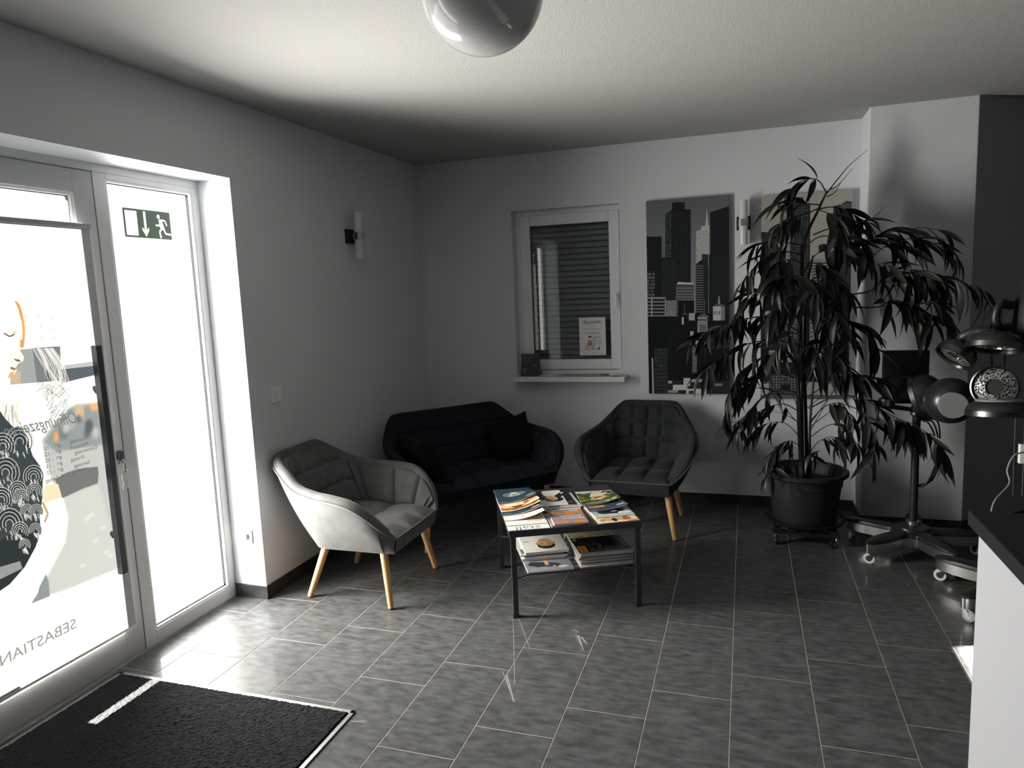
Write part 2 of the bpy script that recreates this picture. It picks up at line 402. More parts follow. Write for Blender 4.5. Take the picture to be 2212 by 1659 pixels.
# skirting
b = MB(); b.box(-2.4, -2.391, 3.02, YB, 0, .072); struct('baseboard_left', b, M_base, bevel=.001)
b = MB(); b.box(-2.6, -2.391, 3.011, 3.02, 0, .072); struct('baseboard_jamb', b, M_base, bevel=.001)
b = MB(); b.box(-2.391, .746, 5.171, YB, 0, .072); struct('baseboard_back', b, M_base, bevel=.001)
b = MB(); b.box(.746, .755, 4.844, 5.18, 0, .072); b.box(.755, 1.32, 4.844, 4.853, 0, .072); struct('baseboard_pillar', b, M_base, bevel=.001)
b = MB(); b.prism([(A.x, A.y), (B.x, B.y), (B.x-n.x*.009, B.y-n.y*.009), (A.x-n.x*.009, A.y-n.y*.009)], 0, .072); struct('baseboard_right', b, M_base)

# ---------------------------------------------------------------- entrance: door, side light, shop window
def framebox(mb, x0, x1, y0, y1, z0, z1, l, r, bt, tp):
    mb.box(x0, x1, y0, y0+l, z0, z1); mb.box(x0, x1, y1-r, y1, z0, z1)
    mb.box(x0, x1, y0+l, y1-r, z0, z0+bt); mb.box(x0, x1, y0+l, y1-r, z1-tp, z1)
def beads(parent, x, y0, y1, z0, z1, wd=.012):
    m = MB(); framebox(m, x-.022, x, y0-.001, y1+.001, z0-.001, z1+.001, wd, wd, wd, wd); obj('glazing_bead', m, M_bead, parent, bevel=.002)
    m = MB(); framebox(m, x-.026, x-.014, y0+wd-.002, y1-wd+.002, z0+wd-.002, z1-wd+.002, .005, .005, .005, .005); obj('seal', m, M_seal, parent)
w2 = struct('window_2')
m = MB(); framebox(m, -2.68, -2.6, 2.397, 3.02, .004, 2.176, .066, .047, .066, .025); m.box(-2.68, -2.6, 2.397, 3.02, 2.176, 2.212)
obj('frame', m, M_frame, w2, bevel=.003)
beads(w2, -2.604, 2.463, 2.973, .070, 2.151)
m = MB(); m.box(-2.634, -2.628, 2.470, 2.966, .078, 2.144); obj('frosted_pane', m, M_frost, w2)
d1 = struct('door_1')
m = MB(); m.box(-2.68, -2.6, 1.0, 2.397, 2.176, 2.212); m.box(-2.68, -2.602, 1.36, 2.397, .0, .010); obj('frame', m, M_frame, d1, bevel=.002)
m = MB(); framebox(m, -2.68, -2.598, 1.362, 2.393, .012, 2.172, .104, .098, .127, .098); obj('door_leaf', m, M_frame_d, d1, bevel=.003)
beads(d1, -2.602, 1.466, 2.295, .139, 2.074)
m = MB(); m.box(-2.637, -2.631, 1.473, 2.288, .146, 2.067); obj('pane', m, M_glass, d1)
m = MB(); m.box(-2.545, -2.515, 2.245, 2.275, .442, 1.441); hb = obj('pull_bar', m, M_steel, d1, bevel=.003)
m = MB()
for z in (.62, 1.26): m.cyl((-2.6, 2.262, z), (-2.543, 2.262, z), .010, n=14)
obj('standoff', m, M_steel, d1, smooth=.6)
m = MB(); m.cyl((-2.6, 2.364, .942), (-2.588, 2.364, .942), .022, n=20); m.cyl((-2.588, 2.364, .945), (-2.580, 2.364, .945), .009, n=14); m.box(-2.6, -2.588, 2.355, 2.373, .905, .942)
obj('lock_cylinder', m, M_steel, d1, smooth=.6)
m = MB(); m.box(-2.6005, -2.5985, 2.392, 2.397, .01, 2.176); obj('seal', m, M_seal, d1)
w3 = struct('window_3')
m = MB(); framebox(m, -2.68, -2.6, 1.0, 1.358, .004, 2.176, .06, .06, .066, .025); obj('frame', m, M_frame, w3, bevel=.003)
m = MB(); m.box(-2.634, -2.628, 1.058, 1.30, .068, 2.152); obj('frosted_pane', m, M_frost, w3)
m = MB(); m.box(-3.20, -2.76, 1.0, 1.735, -.1, .285); struct('sun_blocker', m, mat('sun_blocker_grey', (.5, .5, .48), .8), bevel=.004)  # unseen block added outside to cut off the sun strip on the mat
m = MB(); m.box(-3.4, -2.75, -1.6, 3.3, -.10, -.02); struct('pavement', m, mat('pale_pavers', (.12, .118, .112), .8, noise=(5, .1, 4)))
# house across the street
hs = thing('house', 'pale house with a tiled gable roof across the street, seen above the poster rail', 'house', (-15, 2, -.1))
m = MB(); m.box(-4, 4, -6, 3.5, 0, 2.6); obj('wall', m, mat('render', (.75, .73, .70), .8), hs)
m = MB(); m.add([(-4.4, -6.4, 2.5), (4.4, -6.4, 2.5), (4.4, 3.9, 2.5), (-4.4, 3.9, 2.5), (0, -6.4, 5.2), (0, 3.9, 5.2)], [(0, 3, 5, 4), (1, 4, 5, 2), (0, 4, 1), (3, 2, 5), (0, 1, 2, 3)])
obj('roof', m, mat('roof_tiles', (.35, .30, .27), .8, noise=((2, 1, 14), .4, 2)), hs)

# ---------------------------------------------------------------- back window
w1 = struct('window_1')
m = MB(); 
def fbx(mb, y0, y1, x0, x1, z0, z1, t):
    mb.box(x0, x0+t, y0, y1, z0, z1); mb.box(x1-t, x1, y0, y1, z0, z1); mb.box(x0+t, x1-t, y0, y1, z0, z0+t); mb.box(x0+t, x1-t, y0, y1, z1-t, z1)
fbx(m, 5.262, 5.33, wx0, wx1, wz0, wz1, .05); obj('frame', m, M_wfr, w1, bevel=.003)
m = MB(); fbx(m, 5.245, 5.30, -1.585, -.829, .980, 2.148, .077); obj('sash', m, M_wfr, w1, bevel=.005)
m = MB(); fbx(m, 5.252, 5.262, -1.512, -.902, 1.053, 2.075, .006); obj('seal', m, M_seal, w1)
m = MB(); m.box(-1.510, -.904, 5.268, 5.274, 1.055, 2.073); obj('pane', m, M_glass2, w1)
m = MB(); m.box(-.870, -.845, 5.236, 5.246, 1.475, 1.545); m.cyl((-.857, 5.236, 1.53), (-.857, 5.195, 1.53), .011, n=14); m.bar((-.857, 5.197, 1.54), (-.857, 5.197, 1.43), .020, .012)
obj('window_handle', m, M_white, w1, bevel=.003)
m = MB(); m.cyl((-1.592, 5.250, 2.05), (-1.592, 5.250, 2.14), .008, n=10); m.box(-1.597, -1.587, 5.244, 5.262, 2.03, 2.15); obj('hinge', m, M_wfr, w1)
m = MB(); m.box(-1.625, -.778, 5.055, 5.262, .906, .944); obj('window_sill', m, M_sill, w1, bevel=.004)
sh = bpy.data.objects.new('roller_shutter', None); COL.objects.link(sh); sh.parent = w1
s = MB(); s.grid(lambda u, v: Vector((-.82*u, -.004-.009*math.sin(PI*v)**.6, .0395*v)), 1, 8); s.box(-.82, 0, -.004, .003, 0, .0395)
s0 = None
for i in range(29):
    if s0 is None: s0 = obj('slat', s, M_slat, sh, fixn=False, smooth=.7); s0.location = (-.812, 5.36, .95)
    else: dup_part(s0, sh, (-.812, 5.36, .95+.0432*i))
m = MB(); m.box(wx0, wx1, 5.372, 5.38, .92, 2.2); obj('shutter_box', m, M_seal, sh)

# ---------------------------------------------------------------- ceiling globe
gl = thing('globe_lamp', 'big white opal glass globe lamp hanging under the ceiling, cut by the frame', 'lamp', (-.60, 1.845, 2.375))
m = MB(); m.lathe([(.16*math.sin(PI*i/40), -.16*math.cos(PI*i/40)) for i in range(1, 39)], 64); 
m.add([(0, 0, -.16)]+[(.16*math.sin(PI/40)*math.cos(2*PI*j/64), .16*math.sin(PI/40)*math.sin(2*PI*j/64), -.16*math.cos(PI/40)) for j in range(64)], [(0, 1+(j+1) % 64, 1+j) for j in range(64)])
obj('glass_globe', m, M_opal, gl, smooth=3.2, merge=True)
m = MB(); m.lathe([(.03, .15), (.03, .19), (.065, .195), (.065, .219), (.0, .219)], 32); obj('canopy', m, M_white, gl, smooth=.6)

# ---------------------------------------------------------------- wall lights, switch, socket
def sconce(label, loc, rz):
    t = thing('wall_sconce', label, 'wall lamp', loc, rz, 'tube wall lights')   # local: +y out of the wall, x along the wall
    m = MB(); m.box(-.045, .045, 0, .018, -.045, .045); m.box(-.038, .038, .018, .036, -.040, .040); obj('wall_plate', m, M_black, t, bevel=.002)
    m = MB(); m.tube([(0, .075, -.148), (0, .075, .148)], .029, 28); obj('glass_tube', m, M_opal, t, smooth=.6)
    m = MB(); m.lathe([(.031, -.024), (.033, -.024), (.033, .024), (.031, .024)], 28, Matrix.Translation((0, .075, 0))); m.box(-.006, .006, .03, .046, -.02, .02)
    obj('clip_ring', m, M_frost2, t, smooth=.6)
    m = MB(); m.box(-.016, .016, .1075, .1105, -.022, .022); obj('clip_plate', m, M_alu, t)
    for a in (-.0375, .0345):
        m = MB(); m.box(a, a+.003, .062, .088, -.022, .022); obj('side_clip', m, M_steel, t)
    return t
M_frost2 = mat('satin_clip', (.5, .5, .5), .3)
sconce('white tube wall light alone on the wall beside the glass entrance', (-2.4, 4.115, 1.987), -PI/2)
sconce('white tube wall light between the two skyline canvases', (.036, 5.18, 1.985), PI)
t = thing('light_switch', 'square white light switch on the wall right of the door recess', 'switch', (-2.4, 3.232, 1.086))
m = MB(); m.box(0, .009, -.043, .043, -.043, .043); obj('frame', m, M_white, t, bevel=.003)
m = MB(); m.add([(.009, -.028, -.028), (.009, .028, -.028), (.009, .028, .028), (.009, -.028, .028), (.012, -.027, -.027), (.012, .027, -.027), (.016, .027, .027), (.016, -.027, .027)], [(4, 5, 6, 7), (0, 1, 5, 4), (1, 2, 6, 5), (2, 3, 7, 6), (3, 0, 4, 7)]); obj('rocker', m, M_white, t)
t = thing('wall_socket', 'white wall socket with a plugged-in adapter low in the door recess', 'socket', (-2.503, 3.02, .343))
m = MB(); m.box(-.042, .042, -.009, 0, -.040, .040); obj('frame', m, M_white, t, bevel=.003)
m = MB(); m.box(-.014, .018, -.034, -.009, -.018, .020); obj('plug', m, M_keyt, t, bevel=.004)

# ================================================================== armchairs and sofa
RIM = [(0, .46, .745), (.16, .457, .745), (.215, .44, .725), (.27, .36, .675), (.33, .24, .615), (.37, .10, .59), (.39, -.02, .58), (.395, -.12, .56), (.378, -.20, .51), (.335, -.255, .44), (.285, -.285, .39), (.255, -.297, .368)]
BOT = [(0, .20), (.14, .20), (.20, .195), (.235, .175), (.25, .12), (.252, .03), (.252, -.05), (.252, -.12), (.252, -.18), (.25, -.225), (.248, -.255), (.245, -.278)]
INN = [(0, .20), (.13, .20), (.18, .195), (.215, .175), (.235, .13), (.24, .04), (.24, -.05), (.24, -.12), (.24, -.18), (.24, -.22), (.24, -.25), (.24, -.272)]
def cr_spline(P, t):
    n = len(P)-1; x = min(max(t, 0), 1)*n; i = min(int(x), n-1); f = x-i
    g = lambda k: np.array(P[min(max(k, 0), n)], float)
    a, b_, c, d_ = g(i-1) if i > 0 else 2*g(0)-g(1), g(i), g(i+1), g(i+2) if i+2 <= n else 2*g(n)-g(n-1)
    return .5*((2*b_)+(-a+c)*f+(2*a-5*b_+4*c-d_)*f*f+(-a+3*b_-3*c+d_)*f**3)
def side(P, t):
    """t from -1 (front left) over 0 (back centre) to 1 (front right)"""
    p = cr_spline(P, abs(t)); 
    if t < 0: p = p*np.array([-1]+[1]*(len(p)-1))
    return p
def seat_furniture(root, stretch, Mf, Mp, nseam, Mleg=None):
    def sx(x): return x+stretch/2*max(-1, min(1, x/.10))
    NS = 280
    shell = MB(); rows = []; pip = []
    mirror = lambda P: [(0,)+tuple(P[0][1:])]+P[1:]
    hx = .215+stretch/2
    seams_x = [(-1+2*(k+1)/(nseam+1))*(hx-.02) for k in range(nseam)]
    def softmin(vals, x): return min(abs(x-v) for v in vals)
    for i in range(NS+1):
        t = -1+2*i/NS; s = abs(t)*11
        R = side(RIM, t); Bp = side(BOT, t); Ip = side(INN, t)
        th = .06 if s < 7.5 else .06-.052*(s-7.5)/3.5; lift = .030 if s < 7.5 else .030*(11-s)/3.5
        ex, ey = R[0]/.40, max(R[1], 0)/.46
        nrm = np.array([-np.sign(ex)*abs(ex)**3, -ey**3]); 
        if R[1] < 0: nrm = np.array([-np.sign(R[0]), 0.0])
        nrm = nrm/(np.linalg.norm(nrm)+1e-9); N3 = np.array([*nrm, 0])
        B3 = np.array([*Bp, .285]); I3 = np.array([*Ip, .37 if s < 9 else .37-.012*(s-9)])
        row = []
        for k in range(10):                                   # outer face, bottom to rim
            f = k/10; p = B3*(1-f)+R*f; row.append(p - N3*.018*math.sin(PI*f)*(1 if s < 9 else .4))
        C = R+N3*th/2+np.array([0, 0, .004])
        for k in range(9):                                    # rolled rim
            a = PI*k/8; row.append(C-N3*(th/2)*math.cos(a)+np.array([0, 0, lift*math.sin(a)]))
        E3 = R+N3*th
        for k in range(1, 43):                                # quilted inner face
            f = k/42; p = E3*(1-f)+I3*f
            x = sx(p[0]); inarm = s > 3.6
            d = min(abs(s-4.1), abs(s-5.9), abs(s-7.6))*.085 if inarm else softmin(seams_x+[-hx-.03, hx+.03], x)
            hgt = p[2]
            dz = 1.0 if inarm else min(abs(hgt-.645), abs(hgt-.53))
            q = .020*(1-math.exp(-(min(d, dz)/.013)**1.1)) if s < 9.5 else .004
            fade = min(1, (1-f)*6)
            row.append(p+N3*(q*fade+.012*math.sin(PI*f)*(s < 9))+np.array([0, 0, q*.3*fade]))
        rows.append([(sx(p[0]), p[1], p[2]) for p in row]); pip.append(Vector((sx(R[0])-nrm[0]*.003, R[1]-nrm[1]*.003, R[2]+.001)))
    m = len(rows[0]); shell.add([p for r in rows for p in r], [(i*m+j, (i+1)*m+j, (i+1)*m+j+1, i*m+j+1) for i in range(NS) for j in range(m-1)])
    # underside and front apron
    under = [rows[i][0] for i in range(NS+1)]
    o = len(shell.v); shell.add(under, [tuple(range(len(under)))])
    fw = .252+stretch/2
    def apron(u, v):
        x = (-1+2*u)*(fw-.004); a = v*PI/2; return Vector((x, -.278-.020*math.sin(v*1.5), .285+.088*v))
    shell.grid(apron, 24, 5)
    obj('shell', shell, Mf, root, smooth=1.0)
    # tufted seat cushion
    nx, ny = (3 if stretch < .1 else 5), 2
    def cush(u, v):
        sxw = .243; y = -.297+.52*v; x = (-1+2*u)*(sxw+stretch/2)
        gx = (u*nx) % 1; gy = (v*ny) % 1
        puff = (abs(math.sin(PI*u*nx))**.45)*(abs(math.sin(PI*min(v*ny+.0, ny)))**.45)
        edge = min(1, v/.16)**.55
        return Vector((x, y, .366+edge*(.008+.034*puff+.010*math.sin(PI*u))+.012*v))
    c = MB(); c.grid(cush, 24*nx//2, 40); obj('seat', c, Mf, root, smooth=3.2)
    pts = pip[::1]; L = Vector((-fw+.0, -.3, .371)); front = [pip[-1]+(pip[0]-pip[-1])*(k/20)+Vector((0, -.004*math.sin(PI*k/20), 0)) for k in range(1, 20)]
    p = MB(); p.tube(list(pip)+front, .0048, 6, closed=True); obj('piping', p, Mp, root, smooth=3.2)
    for sxn in (-1, 1):
        for top, foot in (((.222, -.205), (.275, -.256)), ((.205, .145), (.241, .250))):
            l = MB(); a = Vector((sxn*(top[0]+stretch/2), top[1], .292)); e_ = Vector((sxn*(foot[0]+stretch/2), foot[1], .008))
            l.tube([a, a.lerp(e_, .5), e_], [.0215, .0185, .0145], 18); g = obj('leg', l, M_wood, root, smooth=.7)
            l = MB(); l.cyl(e_+Vector((0, 0, .001)), (e_.x, e_.y, 0), .011, n=12); obj('foot_pad', l, M_steel, g)
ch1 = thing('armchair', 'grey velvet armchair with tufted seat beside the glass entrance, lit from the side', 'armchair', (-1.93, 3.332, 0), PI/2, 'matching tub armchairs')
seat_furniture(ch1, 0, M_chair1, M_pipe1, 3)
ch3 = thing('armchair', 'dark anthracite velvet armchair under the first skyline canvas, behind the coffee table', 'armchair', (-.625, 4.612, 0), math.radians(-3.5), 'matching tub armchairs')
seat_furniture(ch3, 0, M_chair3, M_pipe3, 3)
sf = thing('sofa', 'black velvet two-seat sofa set across the corner under the window', 'sofa', (-1.695, 4.35, 0), math.radians(49))
seat_furniture(sf, .43, M_sofa, M_sofa, 5)
def cushion(label, loc, rot, w=.40, t=.13):
    m = MB()
    def f(sgn):
        def g(u, v):
            x, y = 2*u-1, 2*v-1
            k = max(0, (1-x**4)*(1-y**4))**.55; pinch = 1-.10*(1-max(abs(x), abs(y))**2) if False else 1
            px = x*(1-.09*(1-y*y)*x*x); py = y*(1-.09*(1-x*x)*y*y)
            return Vector((px*w/2, py*w/2, sgn*t/2*k+.004*math.sin(9*x+5*y)*k))
        return g
    m.grid(f(1), 22, 22); m.grid(f(-1), 22, 22)
    o = obj('throw_cushion', m, M_cush, smooth=3.2, merge=True); o.location = loc; o.rotation_euler = rot
    return tag(o, label, 'cushion', 'black throw cushions on the sofa')
def sofa_pt(x, y, z): a = math.radians(49); return (-1.695+x*math.cos(a)-y*math.sin(a), 4.35+x*math.sin(a)+y*math.cos(a), z)
Rz = Matrix.Rotation(math.radians(49), 3, 'Z')
cushion('black throw cushion lying against the left arm of the sofa, behind the near armchair', sofa_pt(-.40, -.04, .54), (Rz @ Matrix.Rotation(math.radians(62), 3, 'Y') @ Matrix.Rotation(math.radians(-8), 3, 'X')).to_euler(), .36, .12)
cushion('black throw cushion propped up with one corner high by the right arm of the sofa', sofa_pt(.36, .10, .545), (Rz @ Matrix.Rotation(math.radians(-18), 3, 'Z') @ Matrix.Rotation(math.radians(66), 3, 'X') @ Matrix.Rotation(math.radians(12), 3, 'Z')).to_euler(), .335, .12)

# ================================================================== coffee table and its magazines
TT = .445; TA = math.radians(25.3); TC = (-.875, 3.545)
ct = thing('coffee_table', 'square black metal coffee table with a low shelf, covered in magazines', 'table', (*TC, 0), TA)
m = MB(); m.box(-.331, .331, -.340, .340, TT-.032, TT); obj('table_top', m, M_tblack, ct, bevel=.002)
for sx_, sy_ in ((-1, -1), (1, -1), (-1, 1), (1, 1)):
    m = MB(); x, y = sx_*.311, sy_*.318; m.box(x-.013, x+.013, y-.013, y+.013, .004, TT-.030); l = obj('leg', m, M_tblack, ct, bevel=.0015)
    m = MB(); m.box(x-.018, x+.018, y-.018, y+.018, 0, .006); obj('foot_plate', m, M_tblack, l, bevel=.0015)
    m = MB(); m.bar((sx_*.303, sy_*.310, .198), (sx_*.235, sy_*.262, .198), .030, .005); obj('bracket', m, M_steel if sx_ > 0 else M_tblack, ct)
m = MB(); m.box(-.245, .25, -.275, -.263, .190, .203); m.box(-.245, .25, .263, .275, .190, .203); m.box(-.245, -.233, -.263, .263, .190, .203); m.box(.238, .25, -.263, .263, .190, .203); obj('shelf_frame', m, M_tblack, ct)
for i in range(8):
    m = MB(); y = -.235+i*.067; m.box(-.233, .238, y-.010, y+.010, .194, .200); obj('slat', m, M_alu, ct)
K = lambda s: tuple(int(s[i:i+2], 16)/255 for i in (0, 2, 4))
WHT = K('f3f1ec'); ORG = K('e0872f'); BLU = K('2f4654'); DK = K('14171a'); GRY = K('8f8b90'); SKN = K('e2b07c'); BRN = K('6a3f1c')
def cover(kind):
    p = Pic('print_'+kind, 360, 480, WHT)
    T = lambda *a, **k: p.text(*a, **k)
    if kind == 'stall':
        T('stall', .50, .83, .34, K('6f7683'), align='C', sx=1.15); p.ell(.88, .93, .075, .03, K('c7867c')); p.ell(.88, .93, .062, .022, WHT)
        p.rect(.08, .1, .92, .72, K('c9c4b8')); p.rect(.1, .3, .6, .6, K('8a8f80'))
    elif kind == 'zukunft':
        T('Zukunft', .10, .80, .11, K('4a4640'), shear=.3); p.line([(.05, .76), (.95, .76), (.95, .93), (.05, .93), (.05, .76)], .005, K('8b857c'))
        p.rect(.08, .70, .55, .755, ORG); T('jetzt neu', .12, .715, .045, WHT); p.rect(.05, .05, .95, .66, K('d8c9b0'))
    elif kind == 'reise':
        p.rect(0, 0, 1, .75, K('e9c184')); p.rect(.15, .64, .8, .74, K('efd3a4'))
        T('unter', .10, .82, .12, WHT); T('unter Rei', .10, .815, .155, K('d0783a')); p.line([(.05, .79), (.95, .79), (.95, .95), (.05, .95), (.05, .79)], .006, K('c89a6a'))
    elif kind in ('navy', 'navy2'):
        p.rect(0, 0, 1, 1, BLU); p.ell(.5, .47, .30, .15, K('cfd0c4')); p.ell(.5, .47, .29, .143, K('77806f')); p.rect(.36, .50, .64, .58, K('e6e4da')); p.rect(.40, .38, .60, .47, K('d8d6cc'))
        p.rect(.44, .33, .56, .38, K('eeeeea')); p.ell(.5, .52, .08, .035, K('5d6b52'))
        T('Landleben', .97, .91, .055, WHT, align='R', shear=.2); p.rect(.78, .885, .96, .89, WHT); T('2020', .12, .03, .05, WHT, sx=1.6)
        T('Heute', .04, .88, .075, WHT, ang=.12); p.rect(.05, .83, .24, .86, WHT); T('neu', .83, .03, .05, WHT)
        if kind == 'navy2': p.rect(.52, .70, .95, .80, ORG); T('Extraheft', .56, .725, .06, WHT)
    elif kind == 'rings':
        p.rect(0, 0, 1, 1, K('f0dcb8'))
        for i in range(30): p.ell(rnd.random(), .55+.45*rnd.random(), .06+.05*rnd.random(), .02+.03*rnd.random(), [ORG, WHT, K('d99b52'), BRN][i % 4])
        p.ell(.85, .9, .13, .05, ORG); p.ell(.85, .9, .09, .032, WHT); p.ell(.45, .92, .12, .03, BRN)
    elif kind == 'food':
        p.rect(0, 0, 1, 1, K('efe3cf'))
        for i in range(26): p.rect(rnd.random(), .5+.5*rnd.random(), rnd.random(), .5+.5*rnd.random(), [ORG, WHT, K('e9a35a'), BRN][i % 4], .6)
        T('Kochen', .06, .85, .15, ORG)
    elif kind == 'fashion':
        p.rect(0, .0, .22, 1, K('222428')); p.poly([(1, .0), (.75, .0), (.72, .45), (.83, .62), (1, .55)], K('3a3a3f'))
        p.poly([(.05, .10), (.10, .05), (.45, .35), (.50, .55), (.42, .62), (.25, .42), (.06, .18)], K('1d1d20')); p.poly([(.13, .18), (.22, .15), (.26, .30)], WHT)
        p.ell(.52, .60, .26, .15, K('15161a')); p.ell(.56, .55, .15, .15, SKN); p.ell(.62, .63, .05, .02, BRN); p.ell(.50, .63, .05, .02, BRN); p.rect(.52, .36, .66, .46, SKN); p.rect(.45, .02, .78, .36, K('e9e7e4'))
        T('Elegance', .06, .80, .13, K('b5b1ab'), shear=.25); T('Mode', .30, .92, .045, K('9a968f'))
    elif kind == 'pale':
        p.rect(0, 0, 1, 1, K('dcd9d2')); p.rect(.05, .60, .6, .93, K('c2bfb9')); p.rect(.6, .7, .95, .95, K('5d5d5f')); T('Journal', .1, .86, .10, K('8d8980'))
    elif kind == 'theatre':
        p.rect(0, 0, 1, 1, K('94888c'))
        p.ell(.75, .90, .20, .13, ORG); p.ell(.75, .90, .12, .07, K('94888c')); p.ell(.20, .91, .18, .11, ORG); p.ell(.20, .92, .09, .05, K('94888c'))
        p.poly([(.95, .30), (.62, .30), (.78, .12)], ORG); p.poly([(.0, .98), (.08, .82), (.40, .80), (.36, .98)], ORG); p.poly([(.45, .40), (.62, .16), (.50, .05), (.20, .20), (.30, .36)], ORG)
        p.poly([(.02, .36), (.3, .18), (.1, .04), (.0, .1)], ORG); p.ell(.88, .12, .1, .08, ORG); p.ell(.88, .12, .05, .04, WHT)
        T('Pfalzbau', .05, .60, .205, WHT); T('Bühnen', .10, .44, .205, WHT); p.rect(.1, .05, .4, .14, WHT, .5)
    elif kind == 'garden':
        p.rect(0, 0, 1, 1, K('3f5230'))
        for i in range(90): p.ell(rnd.random(), rnd.random(), .05+.05*rnd.random(), .01+.03*rnd.random(), [K('7d8f34'), K('2a3a22'), K('c9a63c'), K('1d2a1c'), K('a8b85a')][i % 5])
        p.rect(.0, 0, 1, .14, K('dfe0da')); p.poly([(.10, .15), (.5, .02), (.62, .25), (.7, .45), (.45, .5), (.25, .33)], K('e8e3d6')); p.poly([(.0, .10), (.25, .05), (.35, .22), (.1, .2)], K('20302f'))
        for i in range(7): p.line([(.05+.09*i, .02), (.30+.09*i, .25)], .014, [WHT, K('2a3033')][i % 2])
        p.poly([(.3, .42), (.62, .40), (.72, .66), (.45, .72), (.28, .62)], SKN); p.ell(.5, .55, .12, .05, BRN); p.ell(.45, .62, .08, .03, WHT)
        T('eigenHeim', .50, .86, .165, WHT, align='C', sx=1.05)
    elif kind == 'akzent':
        p.rect(0, 0, 1, 1, K('a9b6b9')); p.ell(.5, .70, .35, .17, K('171a1e')); p.ell(.42, .69, .08, .02, WHT); p.rect(.02, .83, .98, 1, K('b9c4c5'))
        T('ANZEIGEN', .95, .845, .13, WHT, align='R', sx=1.05); p.ell(.2, .80, .16, .07, K('e9ebe8'))
    elif kind == 'laura':
        p.rect(0, 0, 1, 1, K('efe2cc')); p.ell(.72, .83, .15, .10, SKN); p.ell(.40, .83, .15, .10, SKN); p.ell(.56, .86, .06, .10, DK); p.ell(.25, .84, .10, .11, K('a8672a')); p.ell(.86, .86, .05, .07, ORG)
        for x in (.66, .78, .35, .46): p.ell(x, .84, .035, .012, BRN)
        p.rect(.0, .90, .28, .99, ORG); T('Laura', .02, .905, .12, WHT); T('Laura', .05, .80, .09, ORG)
    elif kind == 'face':
        p.ell(.45, .70, .205, .17, K('2c3029')); p.ell(.25, .585, .03, .045, K('c8925a')); p.ell(.65, .585, .03, .045, K('c8925a')); p.ell(.45, .55, .185, .215, K('dba871'))
        p.poly([(.27, .62), (.30, .70), (.40, .735), (.55, .725), (.62, .68), (.64, .62), (.66, .72), (.56, .84), (.40, .86), (.27, .78), (.245, .68)], K('2f322b'))
        for x in (.37, .54): p.ell(x, .605, .05, .011, K('5d4028')); p.rect(x-.06, .638, x+.06, .648, K('7a5432')); p.ell(x, .604, .016, .010, K('241a12'))
        p.poly([(.44, .60), (.47, .60), (.49, .52), (.455, .505), (.42, .52)], K('e9c08f')); p.ell(.455, .45, .075, .014, K('a8614a')); p.ell(.45, .37, .12, .05, K('cf9a62'))
        p.ell(.88, .44, .07, .03, K('b47c42')); p.ell(.88, .44, .04, .014, WHT); T('Christine', .95, .86, .085, K('a8a49c'), align='R', shear=.25)
        p.rect(.0, .2, 1, .3, K('f0efea'))
    elif kind == 'rounds':
        p.rect(0, .8, 1, 1, DK)
        for i in range(7): p.ell(.12+.125*i, .92, .055, .05, WHT); p.ell(.12+.125*i, .92, .035, .03, [DK, K('d9a46c')][i % 3 == 2])
    elif kind == 'sunny':
        p.rect(0, 0, 1, 1, K('94979f')); p.rect(0, .6, 1, 1, K('8a8d95'))
        p.poly([(.85, .55), (.55, .62), (.52, .80), (.72, .82), (.95, .70)], K('2e3440')); p.poly([(.5, .62), (.3, .68), (.2, .80), (.32, .86), (.55, .82)], K('343c4c'))
        p.poly([(.50, .4), (.58, .4), (.56, .75), (.48, .75)], SKN); p.ell(.20, .86, .12, .05, K('f0e0cc')); p.ell(.66, .84, .05, .03, ORG); p.ell(.38, .82, .04, .04, ORG)
        T('young up', .5, .865, .20, K('7fb3b8'), align='C', sx=1.1); T('das Magazin', .96, .955, .035, WHT, align='R')
    elif kind == 'dark':
        p.rect(0, 0, 1, 1, K('171c1a'))
        for i in range(40): p.ell(.2+.6*rnd.random(), .1+.75*rnd.random(), .03+.08*rnd.random(), .01+.03*rnd.random(), [K('24302a'), K('0c0f11'), K('4b5350'), K('101820')][i % 4])
        p.rect(0, .905, 1, .99, K('22262a')); T('TELEVISION', .5, .912, .10, K('cfd2d4'), align='C', sx=1.1)
        p.rect(.62, .84, .96, .89, K('6a7074')); p.rect(.10, .84, .5, .89, K('5c6266')); p.poly([(.6, .6), (1, .45), (1, .8), (.75, .82)], K('3d4246'))
        p.rect(.55, .03, .97, .10, ORG); p.rect(.55, .115, .97, .19, ORG); T('TIPP', .70, .045, .06, BRN); T('PLUS', .70, .13, .06, BRN)
        for i in range(12): p.rect(.86-.14*rnd.random(), .24+.05*i, .97, .258+.05*i, [K('b07438'), K('8f9496')][i > 3])
        p.rect(.05, .03, .2, .10, K('b9bcb8')); p.poly([(.45, .35), (.6, .45), (.8, .42), (.7, .5), (.5, .48)], K('6d757a'))
    return image_mat('cover_'+kind, p.image(), rough=.28, spec=.45)
_cov = {}
